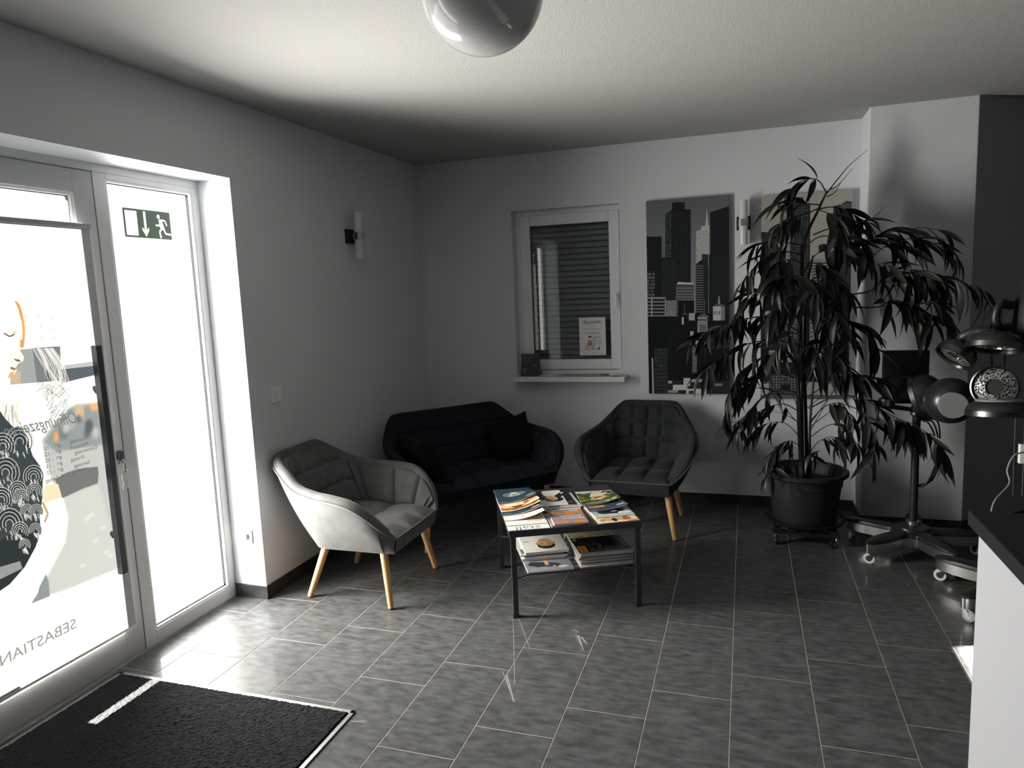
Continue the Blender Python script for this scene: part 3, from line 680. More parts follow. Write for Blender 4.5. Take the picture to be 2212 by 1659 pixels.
def magazine(kind, x0, y0, w, h, z, t, rot, label, group, rot180=True, sag=0.0, quarter=False, edge=None):
    """x0,y0 front-left corner in table coordinates"""
    if kind not in _cov: _cov[kind] = cover(kind)
    ca, sa = math.cos(TA), math.sin(TA); cx_, cy_ = x0+w/2, y0+h/2
    g = thing('magazine', label, 'magazine', (TC[0]+cx_*ca-cy_*sa, TC[1]+cx_*sa+cy_*ca, z), TA+rot, group)
    m = MB(); m.box(-w/2+.001, w/2-.001, -h/2+.001, h/2-.001, 0, t-.0011)
    zf = (lambda u, v: sag*((u-.12)**2*(1-v)*.9)) if sag else None
    if not sag: obj('pages', m, edge or M_paper, g)
    else:
        m = MB(); n = 8
        for k in range(n):
            u0, u1 = k/n, (k+1)/n; zz = lambda u, v: t-.0011+sag*(u-.12)**2*(1-v)*.9
            a, c = -w/2+.001+u0*(w-.002), -w/2+.001+u1*(w-.002); f, e_ = -h/2+.001, h/2-.001
            zl = lambda u, v: max(0, zz(u, v)-t+.001)
            m.add([(a, f, zl(u0, 0)), (c, f, zl(u1, 0)), (c, e_, 0), (a, e_, 0), (a, f, zz(u0, 0)), (c, f, zz(u1, 0)), (c, e_, zz(u1, 1)), (a, e_, zz(u0, 1))], [(0, 3, 2, 1), (4, 5, 6, 7), (0, 1, 5, 4), (1, 2, 6, 5), (2, 3, 7, 6), (3, 0, 4, 7)])
        obj('pages', m, edge or M_paper, g)
    if quarter: sheet('cover', (-w/2, h/2, t-.001), (0, -1, 0), (1, 0, 0), h, w, .001, [_cov[kind], M_paper], g)
    elif rot180: sheet('cover', (w/2, h/2, t-.001), (-1, 0, 0), (0, -1, 0), w, h, .001, [_cov[kind], M_paper], g, 8, 6, (lambda u, v: zf(1-u, 1-v)) if zf else None)
    else: sheet('cover', (-w/2, -h/2, t-.001), (1, 0, 0), (0, 1, 0), w, h, .001, [_cov[kind], M_paper], g)
    return g
GT = 'magazines fanned out on the table top'; GS = 'magazines on the table shelf'
z = TT+.0003
for i, (kind, y, x, lab) in enumerate([
    ('stall', -.338, -.333, 'white magazine titled stall at the front left edge of the table'),
    ('zukunft', -.275, -.335, 'white magazine titled Zukunft in a thin frame, second from the front in the left fan'),
    ('reise', -.208, -.337, 'cream and orange magazine in the middle of the left fan, title in a frame'),
    ('navy', -.138, -.340, 'navy magazine strip in the middle of the left fan'),
    ('food', -.090, -.341, 'cream magazine with orange food pictures, upper of two strips in the left fan'),
    ('rings', -.060, -.339, 'cream magazine with orange rings right under the topmost navy one'),
    ('navy2x', .024, -.343, 'navy magazine with a pale oval, topmost of the left fan')]):
    if kind == 'navy2x': kind = 'navy'
    magazine(kind, x, y, .205, .272 if y < .02 else .275, z+.0042*i, .0040, rnd.uniform(-.015, .015), lab, GT, sag=.05+.02*i/6 if i > 1 else .0)
magazine('pale', -.105, -.085, .19, .262, z, .004, -.03, 'pale grey magazine lowest of the middle pile, only its edges showing', GT)
magazine('pale', -.098, -.058, .188, .262, z+.0042, .004, .02, 'pale grey magazine directly under the fashion magazine', GT)
magazine('fashion', -.118, -.026, .188, .282, z+.0084, .004, -.005, 'white fashion magazine with a dark haired portrait behind the orange brochure', GT)
magazine('theatre', -.122, -.325, .165, .20, z, .006, .035, 'orange and grey brochure lying lower and turned a little to the left', GT)
magazine('theatre', -.104, -.328, .172, .212, z+.0062, .008, -.02, 'thick orange and grey Pfalzbau Bühnen brochure at the front of the table', GT)
magazine('laura', .105, -.336, .21, .275, z, .004, .05, 'cream magazine titled Laura with two faces at the front right edge', GT)
magazine('akzent', .112, -.262, .205, .275, z+.0042, .004, .03, 'pale blue magazine with white capitals in the right fan', GT)
magazine('navy2', .103, -.172, .205, .272, z+.0084, .004, .01, 'navy magazine with an orange flash in the right fan', GT, sag=.04)
magazine('garden', .098, -.078, .205, .25, z+.0126, .004, -.06, 'green garden magazine titled eigenHeim, topmost of the right fan', GT, sag=.05)
zs = .2035
magazine('sunny', -.243, -.286, .235, .29, zs, .007, .02, 'grey magazine with teal title young up, on the shelf at the front left', GS)
magazine('pale', -.250, -.14, .225, .29, zs+.0072, .012, .01, 'cream magazine lowest of the shelf pile under the white portrait', GS)
magazine('rounds', -.236, -.148, .225, .28, zs+.0194, .012, -.01, 'magazine with black and white round letters under the white portrait', GS)
magazine('pale', -.262, -.135, .225, .28, zs+.0316, .008, .045, 'pale magazine turned left, just under the white portrait on the shelf', GS)
magazine('face', -.232, -.146, .228, .28, zs+.0398, .014, .01, 'white magazine with a short haired portrait, topmost of the left shelf pile', GS)
M_mag = [mat('magazine_edge', (.25, .25, .26), .6), mat('magazine_edge_pale', (.5, .48, .45), .6), mat('magazine_edge_dark', (.11, .11, .12), .6)]
magazine('rings', .03, -.05, .25, .21, zs, .05, .0, 'thick orange food magazine behind the tall shelf stack', GS)
for i in range(12):
    magazine('dark' if i == 11 else 'pale', .026+rnd.uniform(-.006, .006), -.283+rnd.uniform(-.008, .004)+(.004 if i > 1 else -.012), .272, .212, zs+.0068*i, .0066, rnd.uniform(-.02, .02),
             'dark magazine with orange blocks, topmost of the tall stack on the shelf' if i == 11 else 'grey edged magazine, '+['lowest', 'second from the bottom', 'third from the bottom', 'fourth from the bottom', 'fifth from the bottom', 'sixth from the bottom', 'sixth from the top', 'fifth from the top', 'fourth from the top', 'third from the top', 'second from the top'][i]+' of the tall shelf stack', 'tall magazine stack on the shelf', quarter=True, edge=M_mag[rnd.choice([0, 0, 0, 2, 1])])

# ================================================================== door poster
PX, PY0, PY1, PZ0, PZ1 = -2.575, 1.420, 2.332, .168, 1.932
def poster_print():
    p = Pic('poster_print', 724, 1400, K('ffffff'))
    q = lambda u, v: ((fx(u, v, PX).y-PY0)/(PY1-PY0), (fx(u, v, PX).z-PZ0)/(PZ1-PZ0))
    P = lambda pts, c, a=1.0: p.poly([q(*t) for t in pts], c, a)
    Ln = lambda pts, w, c, a=1.0: p.line([q(*t) for t in pts], w*.62, c, a)
    # blurred street behind the figure
    street = [(133, 888), (160, 872), (213, 868), (262, 1226), (225, 1240), (190, 1255), (160, 1268), (110, 1286), (68, 1304), (105, 1240), (140, 1170), (146, 1118), (134, 1070), (112, 1040), (95, 985), (90, 950)]
    P(street, K('b9c0c3')); P([(134, 1075), (175, 1060), (212, 1045), (262, 1226), (190, 1255), (110, 1286), (105, 1240), (140, 1170), (146, 1118)], K('c6ccce'))
    P([(140, 885), (213, 870), (222, 960), (120, 975), (95, 955)], K('8d979c')); P([(160, 875), (180, 880), (178, 905), (160, 900)], K('cbb492')); P([(190, 872), (212, 870), (214, 885), (195, 888)], K('ddb27c'))
    for (x, y, r, c) in ((190, 920, 9, '4a555b'), (186, 935, 7, '55616a'), (150, 910, 12, 'a9b1b4'), (135, 935, 10, '6c777d'), (168, 905, 6, '5c666b'), (140, 925, 7, 'c3c9ca'), (205, 935, 8, 'b9c0c3')):
        P([(x+r*math.cos(t*.5), y+1.6*r*math.sin(t*.5)) for t in range(13)], K(c), .8)
    P([(116, 934), (124, 932), (125, 952), (117, 955)], K('f0a566'))
    for (x, y) in ((195, 1112), (186, 1120), (220, 1140), (205, 1168), (228, 1193), (238, 1200), (178, 1222)): P([(x-6, y), (x+5, y-4), (x+6, y), (x-4, y+4)], K('eef0f0'), .8)
    keep = p.a.copy(); p.blur(9); msk = np.zeros(p.a.shape[:2], bool); m_ = Pic('m', 724, 1400, (0, 0, 0)); m_.poly([q(*t) for t in street], (1, 1, 1)); msk = m_.a[..., 0] > .5; p.a[~msk] = 1
    P([(68, 1304), (82, 1284), (86, 1268), (100, 1240), (106, 1258), (108, 1288)], K('8a9499'))
    # sun shadows on the film, a strip and a square, painted into the print
    P([(118, 1036), (140, 1022), (165, 1013), (196, 1009), (209, 1008), (211, 1022), (209, 1044), (175, 1056), (134, 1076)], K('6f7478'))
    P([(22, 757), (128, 748), (131, 822), (24, 831)], K('9aa3a7')); P([(70, 752), (128, 748), (131, 822), (80, 826)], K('727d83')); P([(100, 790), (131, 788), (131, 822), (95, 824)], K('4d585f'))
    P([(24, 810), (45, 800), (46, 828), (25, 831)], K('c3b19b'))
    P([(130, 793), (206, 787), (208, 809), (150, 823), (131, 828)], K('55616a')); P([(132, 790), (205, 780), (206, 790), (131, 798)], K('b4bcbf'))
    # face in profile, hair
    P([(22, 757), (43, 755), (53, 772), (51, 780), (40, 786), (36, 792), (38, 800), (30, 812), (24, 815)], K('e9ecec')); P([(30, 775), (43, 777), (46, 782), (36, 780)], K('5b5f63')); P([(24, 792), (38, 796), (32, 800), (24, 797)], K('8a7466')); P([(22, 806), (31, 802), (31, 812), (18, 817)], K('e0a878'))
    Ln([(38, 654), (44, 668), (49, 690), (52, 715), (51, 735), (49, 750)], .018, K('e2a664')); Ln([(34, 650), (42, 668), (47, 690)], .01, K('d08f52')); Ln([(10, 720), (22, 727), (32, 722)], .010, K('6b6156')); P([(28, 716), (36, 716), (33, 724)], K('e8c39a'))
    P([(44, 735), (52, 730), (52, 750), (44, 752)], K('c9a070'))
    r = random.Random(3)
    for i in range(46):
        a = r.uniform(0, 1); x = 60+70*a; Ln([(70+45*a, 752), (80+50*a, 772), (92+48*a+r.uniform(-4, 4), 795), (100+45*a+r.uniform(-14, 14), 822+r.uniform(0, 14))], .004, K('ffffff'), .6)
    for i in range(40):
        x, y = r.uniform(90, 140), r.uniform(820, 850); Ln([(x, y), (x+r.uniform(-18, 18), y+r.uniform(6, 22))], .004, K('5b656b'), .5)
    for i in range(46):
        x, y = r.uniform(95, 138), r.uniform(872, 925); Ln([(x, y), (x+r.uniform(6, 16), y-r.uniform(8, 22))], .004, [K('59636a'), K('ffffff')][i % 2], .7)
    for (x, y) in ((55, 683), (83, 684), (110, 687), (57, 708), (86, 706), (113, 710), (90, 730), (115, 731)): P([(x-3, y-3), (x+4, y-4), (x+4, y+3), (x-3, y+4)], K('d9dcdc'), .9)
    for i in range(30): x = r.uniform(0, 40); Ln([(x, 870+r.random()*15), (x+r.uniform(-6, 14), 905+r.random()*20)], .005, [K('8b8f90'), K('e8c9a2'), K('ffffff')][i % 3], .7)
    # dress of coiled braid
    P([(0, 885), (14, 905), (30, 922), (52, 928), (62, 955), (72, 985), (88, 1008), (93, 1040), (92, 1078), (87, 1120), (90, 1150), (78, 1182), (55, 1225), (22, 1262), (-20, 1290), (-30, 900)], K('3a444a'))
    P([(0, 1170), (40, 1140), (85, 1135), (78, 1182), (55, 1225), (22, 1262), (-20, 1290)], K('2b3337')); P([(0, 1225), (45, 1212), (50, 1228), (0, 1252)], K('8c9598'))
    for (x, y, R_) in ((44, 955, 30), (8, 965, 26), (14, 1022, 30), (74, 1030, 22), (40, 1062, 20), (5, 1080, 24), (22, 1132, 30), (48, 1075, 16), (75, 1062, 16), (60, 1105, 14), (45, 1148, 18), (78, 1145, 13), (55, 1178, 12), (80, 1105, 14)):
        for k in range(7):
            rr = R_*(1-k*.12); Ln([(x+rr*math.cos(t*.42+2.6), y+1.15*rr*math.sin(t*.42+2.6)) for t in range(11)], .006, K('c6cccd') if k % 2 == 0 else K('1d2427'), .9)
        for k in range(10): u_, v_ = x+r.uniform(-.5, .5)*R_, y+r.uniform(.2, .9)*R_; Ln([(u_, v_), (u_+3, v_+9)], .006, K('e2e6e6'), .8)
    P([(98, 1048), (125, 1045), (133, 1074), (98, 1086), (92, 1075)], K('f1dcc0')); Ln([(93, 1085), (104, 1110), (97, 1128)], .014, K('b99c7a'))
    # lettering that faces the street, so it reads backwards from inside
    def T(st, u, v, hpx, sh=0, c=K('5a6368'), f=1.0, al='L', u2_=None, v2_=None):
        a = q(u, v); b_ = q(u, v+hpx); size = abs(a[1]-b_[1])*1400/724*1.38
        p.text(st, a[0], a[1], size, c, 0, True, sh, al, f)
    T('Öffnungszeiten', 167, 912, 26, .25, K('6d777c'), .72)
    for i, (d_, (u, v)) in enumerate(zip(('Dienstag', 'Mittwoch', 'Donnerstag', 'Freitag', 'Samstag', 'Montag'), ((186, 949), (189, 962), (209, 969), (180, 990), (192, 1001), (186, 1016)))):
        T(d_, u, v, 8.5)
        if i < 5:
            T('8', 130+1.5*i, 966+13*i, 8.5); T('30', 124+1.5*i, 963+13*i, 4.5); T('- 12', 113+1.5*i, 969+13*i, 8.5)
        else: T('Ruhetag', 137, 1032, 9)
    T('18  -  14', 40, 1010, 9, c=K('8b9498')); T('14  -  18', 30, 1030, 9, c=K('8b9498'))
    a = q(165, 1362); p.text('SEBASTIAN', a[0]+.004, (.290-PZ0)/(PZ1-PZ0), .066, K('8d9296'), 0, True, 0, 'L', 1.08)
    return p.image()
po = thing('door_poster', 'tall backlit salon poster with a woman in profile hanging on the entrance door', 'poster', (PX, 1.876, 0))
M_poster = image_mat('poster_print', poster_print(), rough=.4, trans=.5, transcol=.030)
sheet('print', (PX, PY0, PZ0), (0, 1, 0), (0, 0, 1), PY1-PY0, PZ1-PZ0, .0006, [M_poster, film_back()], po, 10, 20, lambda u, v: .006*math.sin(PI*v)*math.sin(3*PI*u), world=True)
m = MB(); m.box(PX-.010, PX+.010, PY0-.004, PY1+.004, 1.927, 1.948); obj('rail', m, mat('rail_blue_grey', (.38, .44, .47), .4), po, bevel=.003, world=True)
m = MB(); m.box(PX-.004, PX+.004, PY0, PY1, .160, .169); obj('bottom_rail', m, M_white, po, world=True)
# ---- emergency exit sign
def exit_print():
    p = Pic('exit_print', 560, 272, K('e9e6df')); g = K('38433d'); w = K('f2e2cf')
    p.rect(.012, .025, .988, .975, g); p.rect(.05, .09, .285, .90, w)
    p.rect(.42, .32, .465, .92, w); p.poly([(.375, .38), (.44, .10), (.51, .38), (.465, .30), (.42, .30)], w); p.poly([(.37, .40), (.375, .29), (.443, .07), (.51, .29), (.515, .40), (.465, .28), (.42, .28)], w)
    p.ell(.735, .79, .034, .072, w); 
    L = lambda pts, wd: p.line(pts, wd, w)
    p.poly([(.735, .70), (.80, .70), (.845, .42), (.79, .33), (.745, .45)], w)
    L([(.79, .69), (.87, .67), (.905, .50)], .026); L([(.765, .66), (.75, .49), (.66, .49)], .028)
    L([(.79, .40), (.735, .28), (.755, .06)], .032); L([(.82, .42), (.865, .22), (.975, .20)], .032)
    return p.image()
ex = sheet('exit_sign', (-2.6245, 2.556, 1.908), (0, 1, 0), (0, 0, 1), .284, .1375, .0012, [image_mat('exit_sign_print', exit_print(), rough=.4, trans=.55, transcol=.085), film_back()])
tag(ex, 'dark green emergency exit sign with running figure stuck on the glass side panel', 'sign')
# ---- keys
ky = thing('key_bunch', 'small bunch of keys with a pale tag hanging from the entrance door lock', 'keys', (-2.585, 2.364, .94))
m = MB(); m.box(-.002, .002, -.010, .010, -.028, -.004); m.cyl((0, 0, 0), (.006, 0, 0), .008, n=12); obj('key', m, M_steel, ky)
m = MB(); m.tube([Vector((.004, .004+.011*math.cos(t*PI/8), -.030+.011*math.sin(t*PI/8))) for t in range(16)], .0012, 6, closed=True); obj('ring', m, M_chrome, ky, smooth=3)
m = MB(); m.tube([(.004, .004, -.041), (.004, .005, -.062)], .0014, 6); m.tube([Vector((.004, .006+.017*math.cos(t*PI/8), -.072+.009*math.sin(t*PI/8))) for t in range(16)], .0013, 6, closed=True); obj('chain', m, M_chrome, ky, smooth=3)
m = MB(); m.box(.001, .007, -.008, .020, -.112, -.080); obj('tag', m, M_keyt, ky, bevel=.002)
m = MB(); m.prism([(-.010, -.150), (.024, -.150), (.024, -.140), (.017, -.132), (.020, -.114), (-.006, -.114), (-.004, -.132), (-.010, -.140)], .001, .009, Matrix(((0, 0, 1, 0), (1, 0, 0, 0), (0, 1, 0, 0), (0, 0, 0, 1)))); obj('buckle', m, M_white, ky, bevel=.001)
# ---- entrance mat
mt = thing('entrance_mat', 'dark ribbed entrance mat in a metal frame in front of the door', 'mat', (-1.97, 1.4, 0))
m = MB(); r = np.random.default_rng(5); NX, NY = 176, 250
Z = .011+.0026*r.random((NY+1, NX+1)); Z[:, [0, -1]] = .004; Z[[0, -1], :] = .004
jx, jy = r.uniform(-.0022, .0022, (NY+1, NX+1)), r.uniform(-.0022, .0022, (NY+1, NX+1)); 
for a in (jx, jy): a[:, [0, -1]] = 0; a[[0, -1]] = 0
m.grid(lambda u, v: Vector((-.565+1.135*u+jx[round(v*NY), round(u*NX)], -.70+1.495*v+jy[round(v*NY), round(u*NX)], Z[round(v*NY), round(u*NX)])), NX, NY)
obj('pile', m, M_pile, mt, fixn=False)['kind'] = 'stuff'
for nm, bx in (('frame_rail', (.570, .588, -.715, .813, 0, .006)), ('frame_rail', (-.585, .588, .795, .813, 0, .006)), ('frame_rail', (-.585, -.567, -.715, .813, 0, .006)), ('frame_rail', (-.585, .588, -.715, -.697, 0, .006))):
    m = MB(); m.box(*bx); obj(nm, m, M_alu, mt, bevel=.001)

# ================================================================== skyline canvases
def canvas_print(which):
    p = Pic('skyline_%d' % which, 420, 1020, K('5c6166'))
    x0, x1, z0, z1 = CV[which]; a = .28934; b = .4219
    if which == 0: px = lambda u, v: (1080+a*u, 400+a*v)
    else: px = lambda u, v: (1630+u*.28325, 400+v*.28325)
    def q(u, v): w = fy(*px(u, v), 5.145); return ((w.x-x0)/(x1-x0), (w.z-z0)/(z1-z0))
    P = lambda pts, c, al=1.0: p.poly([q(*t) for t in pts], K(c), al)
    R = lambda u0, v0, u1, v1, c, al=1.0: P([(u0, v0), (u1, v0), (u1, v1), (u0, v1)], c, al)
    def win(u0, v0, u1, v1, nu, nv, c, fu=.5, fv=.5, al=.8, drop=.15):
        for i in range(nu):
            for j in range(nv):
                if rnd.random() < drop: continue
                x, y = u0+(u1-u0)*(i+.25)/nu, v0+(v1-v0)*(j+.25)/nv; R(x, y, x+(u1-u0)/nu*fu, y+(v1-v0)/nv*fv, c, al*rnd.uniform(.6, 1))
    if which == 0:
        for k in range(24): R(1080, 60+40*k, 1740, 100+40*k, '%02x%02x%02x' % tuple(int(c+k*1.9) for c in (0x62, 0x66, 0x6b)))
        R(1205, 405, 1235, 700, '6a6e72'); R(1085, 383, 1207, 1000, '1b1f23'); win(1100, 400, 1205, 800, 9, 30, '2c3136')
        P([(1235, 215), (1282, 185), (1285, 132), (1310, 126), (1380, 128), (1380, 180), (1425, 180), (1425, 760), (1235, 760)], '1e2226'); win(1290, 200, 1425, 750, 8, 34, '4a4f54', .3, .5); P([(1237, 215), (1280, 190), (1280, 530), (1237, 545)], '2d3338'); win(1238, 220, 1280, 540, 2, 22, '777c80', .7, .35)
        P([(1465, 345), (1500, 330), (1502, 310), (1535, 300), (1537, 250), (1545, 170), (1552, 250), (1555, 300), (1562, 300), (1562, 600), (1465, 600)], 'b7babb'); win(1468, 340, 1560, 590, 8, 22, '5d6266', .45, .55)
        P([(1570, 200), (1640, 180), (1700, 160), (1712, 160), (1712, 980), (1560, 980), (1560, 525), (1570, 510)], '1f2328'); win(1575, 530, 1710, 960, 10, 30, '2b3036'); R(1645, 185, 1708, 510, '171b1f'); 
        for k in range(12): R(1648+5*k, 190, 1650+5*k, 505, '3a3f44', .6)
        P([(1462, 590), (1500, 560), (1556, 555), (1556, 960), (1462, 960)], '25292d')
        for k in range(20): R(1464, 600+18*k, 1520, 606+18*k, '8e9396', .8)
        R(1507, 515, 1557, 558, '33383c'); R(1205, 540, 1315, 860, '24282c'); win(1208, 550, 1312, 850, 9, 16, '4b5054', .3, .6)
        R(1318, 740, 1447, 980, '4d5256'); P([(1318, 740), (1330, 722), (1440, 728), (1447, 742)], 'c2c4c4')
        for k in range(9): R(1320, 765+22*k, 1445, 773+22*k, '85898c', .8)
        R(1330, 860, 1450, 1000, '15191c'); R(1095, 835, 1237, 985, '8f9395')
        for k in range(5): R(1100, 850+26*k, 1230, 866+26*k, '24282b'); R(1130, 835, 1137, 985, 'c9cbca')
        R(1095, 980, 1340, 1570, '15191d'); win(1240, 850, 1335, 1540, 6, 40, '2a2f33', .4, .5); R(1095, 640, 1158, 835, '2b3034'); win(1100, 650, 1155, 830, 4, 7, 'a9adaf', .6, .6)
        R(1153, 1220, 1252, 1560, '3a3f43'); win(1155, 1225, 1250, 1550, 5, 11, '15181b', .6, .6); P([(1133, 1290), (1142, 1290), (1150, 1570), (1138, 1570)], 'c9cbca')
        R(1340, 960, 1720, 1570, '14181c')
        for (u0, v0, u1, v1, c) in ((1358, 985, 1372, 1040, 'c4c6c6'), (1410, 955, 1455, 1010, 'a9acad'), (1475, 985, 1550, 1100, '9a9ea0'), (1475, 1000, 1560, 1012, '4e5357'), (1420, 1090, 1445, 1210, 'b4b7b7'), (1490, 1040, 1540, 1180, '6b7073'), (1460, 1160, 1540, 1190, 'a7aaab'), (1590, 905, 1650, 1010, 'bcbfbf'), (1650, 905, 1680, 1010, '7b7f82'), (1436, 1210, 1470, 1400, '5b6063'), (1560, 1150, 1720, 1220, '2b3034')): R(u0, v0, u1, v1, c)
        P([(1588, 905), (1610, 888), (1660, 888), (1683, 905)], '575c60'); P([(1625, 888), (1632, 825), (1640, 830), (1645, 888)], '8d9193'); win(1595, 930, 1645, 965, 4, 1, '2a2e32', .5, .8); win(1480, 1000, 1555, 1090, 6, 5, '3a3f43'); win(1437, 1215, 1470, 1400, 3, 12, 'c0c2c2')
        P([(1355, 965), (1380, 955), (1410, 965)], '6b7073'); P([(1470, 985), (1520, 955), (1570, 985)], '63686b'); R(1375, 880, 1378, 965, '7b7f82'); R(1525, 850, 1528, 960, '7b7f82')
        R(1255, 1460, 1720, 1570, '2a2f33')
        for (u0, v0, u1, v1, c) in ((1255, 1460, 1285, 1480, 'b9bbbb'), (1370, 1440, 1420, 1500, 'c6c8c7'), (1420, 1448, 1570, 1470, 'b0b3b3'), (1290, 1490, 1400, 1530, 'd0d1d0'), (1390, 1520, 1540, 1560, 'cfd0cf'), (1255, 1530, 1330, 1550, '9fa2a2'), (1560, 1480, 1660, 1500, '7f8385'), (1410, 1535, 1450, 1560, '3a3f43')): R(u0, v0, u1, v1, c)
    else:
        R(20, 20, 780, 1600, 'a19d96')
        P([(30, 355), (170, 365), (170, 760), (30, 760)], '2a2e31'); win(45, 400, 170, 640, 5, 6, '85888a', .25, .85); win(45, 640, 170, 760, 5, 6, '9b9d9d')
        P([(205, 195), (240, 180), (270, 190), (270, 760), (205, 760)], '8e8d89'); win(208, 200, 268, 750, 3, 22, '4a4d4f')
        P([(270, 150), (300, 88), (370, 95), (375, 140), (425, 140), (420, 800), (270, 800)], '2a2d30'); win(275, 160, 415, 790, 7, 30, '8a8c8c', .3, .5)
        R(170, 470, 210, 700, '34383b'); R(430, 560, 570, 900, '8b8a86')
        for k in range(14): R(435, 590+22*k, 570, 600+22*k, '33373a')
        P([(575, 520), (600, 495), (740, 495), (740, 880), (575, 880)], '2b2f33'); win(580, 500, 740, 870, 10, 34, '5d6164', .6, .25)
        P([(600, 160), (660, 145), (700, 120), (742, 125), (742, 500), (600, 500)], '33373b')
        for k in range(9): R(655+10*k, 140, 659+10*k, 490, '8d8f8f', .7)
        R(30, 760, 760, 1600, '1b1f22'); R(40, 960, 200, 1010, 'a9abab'); R(190, 1000, 390, 1300, '62666a'); win(190, 1050, 390, 1260, 9, 9, '1d2023', .6, .55)
        R(50, 1060, 190, 1250, '26292c'); win(55, 1070, 185, 1240, 7, 10, '3c4043'); R(110, 1260, 330, 1350, 'a0a2a2'); win(110, 1270, 330, 1340, 10, 4, '1d2023')
        R(420, 1000, 520, 1350, '8b8d8e'); win(420, 1000, 520, 1350, 4, 10, '2a2d30'); R(540, 950, 742, 1550, '22262a'); win(545, 960, 740, 1540, 8, 22, '3b3f42')
        R(30, 1500, 760, 1600, 'a5a6a5'); R(110, 1440, 340, 1600, '3a3e41'); win(110, 1450, 340, 1590, 10, 7, 'aaacac'); R(200, 1520, 270, 1560, '1d2023')
    p.noise(.05, 3+which); return p.image()
CV = [(-.617, -.058, .810, 2.180), (.150, .706, .780, 2.153)]
for i, lab in enumerate(('dark skyline canvas print hanging between the window and a wall light', 'pale sky skyline canvas print hanging behind the potted plant')):
    x0, x1, z0, z1 = CV[i]
    o = thing('canvas_picture', lab, 'picture', (x0, 5.17, z0), 0, 'skyline canvases')
    m = MB(); m.box(0, x1-x0, -.024, .010, 0, z1-z0); obj('stretcher', m, mat('canvas_edge_%d' % i, (.06, .062, .065) if i == 0 else (.26, .25, .24), .8), o)
    sheet('print', (0, -.0245, 0), (1, 0, 0), (0, 0, 1), x1-x0, z1-z0, .0008, [image_mat('canvas_%d' % i, canvas_print(i), rough=.75, spec=.15), M_black], o)

# ---- things at the window
def notice_print():
    p = Pic('notice_print', 420, 588, K('dcdcda')); d = K('33363a'); T = p.text
    T('Nachhilfe', .5, .84, .175, d, align='C'); T('sehr preiswert', .5, .79, .045, K('9a6a4a'), align='C'); T('Mathe, Deutsch und Englisch', .5, .69, .056, K('7a5a45'), align='C'); T('von der 5. Klasse bis zum Abitur', .5, .645, .034, K('b0764a'), align='C')
    T('01579/2470389', .5, .565, .088, d, align='C')
    p.ell(.40, .475, .060, .045, d); p.ell(.40, .455, .05, .032, K('e6d9cc')); p.rect(.34, .47, .46, .485, d); p.poly([(.33, .49), (.40, .525), (.36, .50), (.47, .51), (.46, .48)], d)
    p.poly([(.35, .40), (.45, .40), (.47, .30), (.33, .30)], K('d9822b')); p.line([(.34, .41), (.32, .30)], .012, d); p.line([(.46, .41), (.48, .30)], .012, d)
    for k, (c, y) in enumerate((('dcdcda', .26), ('dcdcda', .20), ('dcdcda', .15))):
        p.poly([(.24-.02*k, y), (.5, y-.015), (.53, y+.02), (.53, y+.055), (.26-.02*k, y+.055)], d); p.poly([(.25-.02*k, y+.008), (.5, y-.007), (.52, y+.022), (.52, y+.046), (.265-.02*k, y+.046)], K(c))
    p.rect(.30, .185, .5, .20, K('d9822b')); p.rect(.33, .27, .47, .31, d); p.rect(.345, .28, .455, .30, K('8d9296'))
    p.poly([(.53, .17), (.56, .15), (.74, .15), (.77, .17), (.79, .46), (.76, .49), (.56, .485), (.52, .46)], d); p.poly([(.545, .175), (.565, .162), (.735, .162), (.757, .175), (.775, .455), (.75, .478), (.565, .473), (.535, .455)], K('dcdcda'))
    for k, s_ in enumerate(('Wir', 'freuen', 'uns auf', 'dich.')): T(s_, .57, .415-.048*k, .052, d)
    p.ell(.73, .18, .035, .022, d); p.rect(.12, .055, .93, .062, K('a9a9a7'))
    p.poly([(0, 0), (.06, 0), (.05, .06), (.02, .08), (0, .06)], K('f6f6f4')); p.poly([(0, 1), (.05, 1), (.02, .96), (0, .95)], K('f6f6f4'))
    return p.image()
nn = sheet('notice', (-1.151, 5.266, 1.083), (1, 0, 0.002), (0, 0, 1), .203, .286, .0006, [image_mat('notice_print', notice_print(), rough=.5), M_paper])
tag(nn, 'white tutoring notice with a phone number taped to the inside of the window pane', 'notice')
def card_print():
    p = Pic('card_print', 240, 300, K('14171b')); T = p.text
    p.ell(.72, .45, .13, .10, K('20262b')); p.line([(.66, .52), (.74, .46), (.70, .40)], .02, K('6b7176')); p.ell(.75, .49, .035, .03, K('787e82'))
    p.rect(.08, .82, .60, .845, K('5a6167')); 
    for k in range(5): p.rect(.10, .55+.045*k, .10+.45*(.7+.3*((k*7) % 3)/2), .565+.045*k, K('2b3137'))
    p.line([(.12, .20), (.30, .20), (.30, .33), (.12, .33), (.12, .20)], .012, K('7c8388')); T('PURE', .135, .275, .055, K('9aa1a5')); T('MEN', .15, .215, .055, K('9aa1a5'))
    return p.image()
cs = thing('card_stand', 'black folded display card standing on the window sill at the left', 'display card', (-1.505, 5.15, .944))
M_card = image_mat('card_print', card_print(), rough=.35)
sheet('front_leaf', (-.070, -.062, 0), (1, .06, 0), (0, .22, .98), .142, .176, .0012, [M_card, M_black], cs)
sheet('back_leaf', (-.076, .050, 0), (1, .06, 0), (0, -.42, .9), .142, .184, .0012, [M_grey, M_grey], cs)
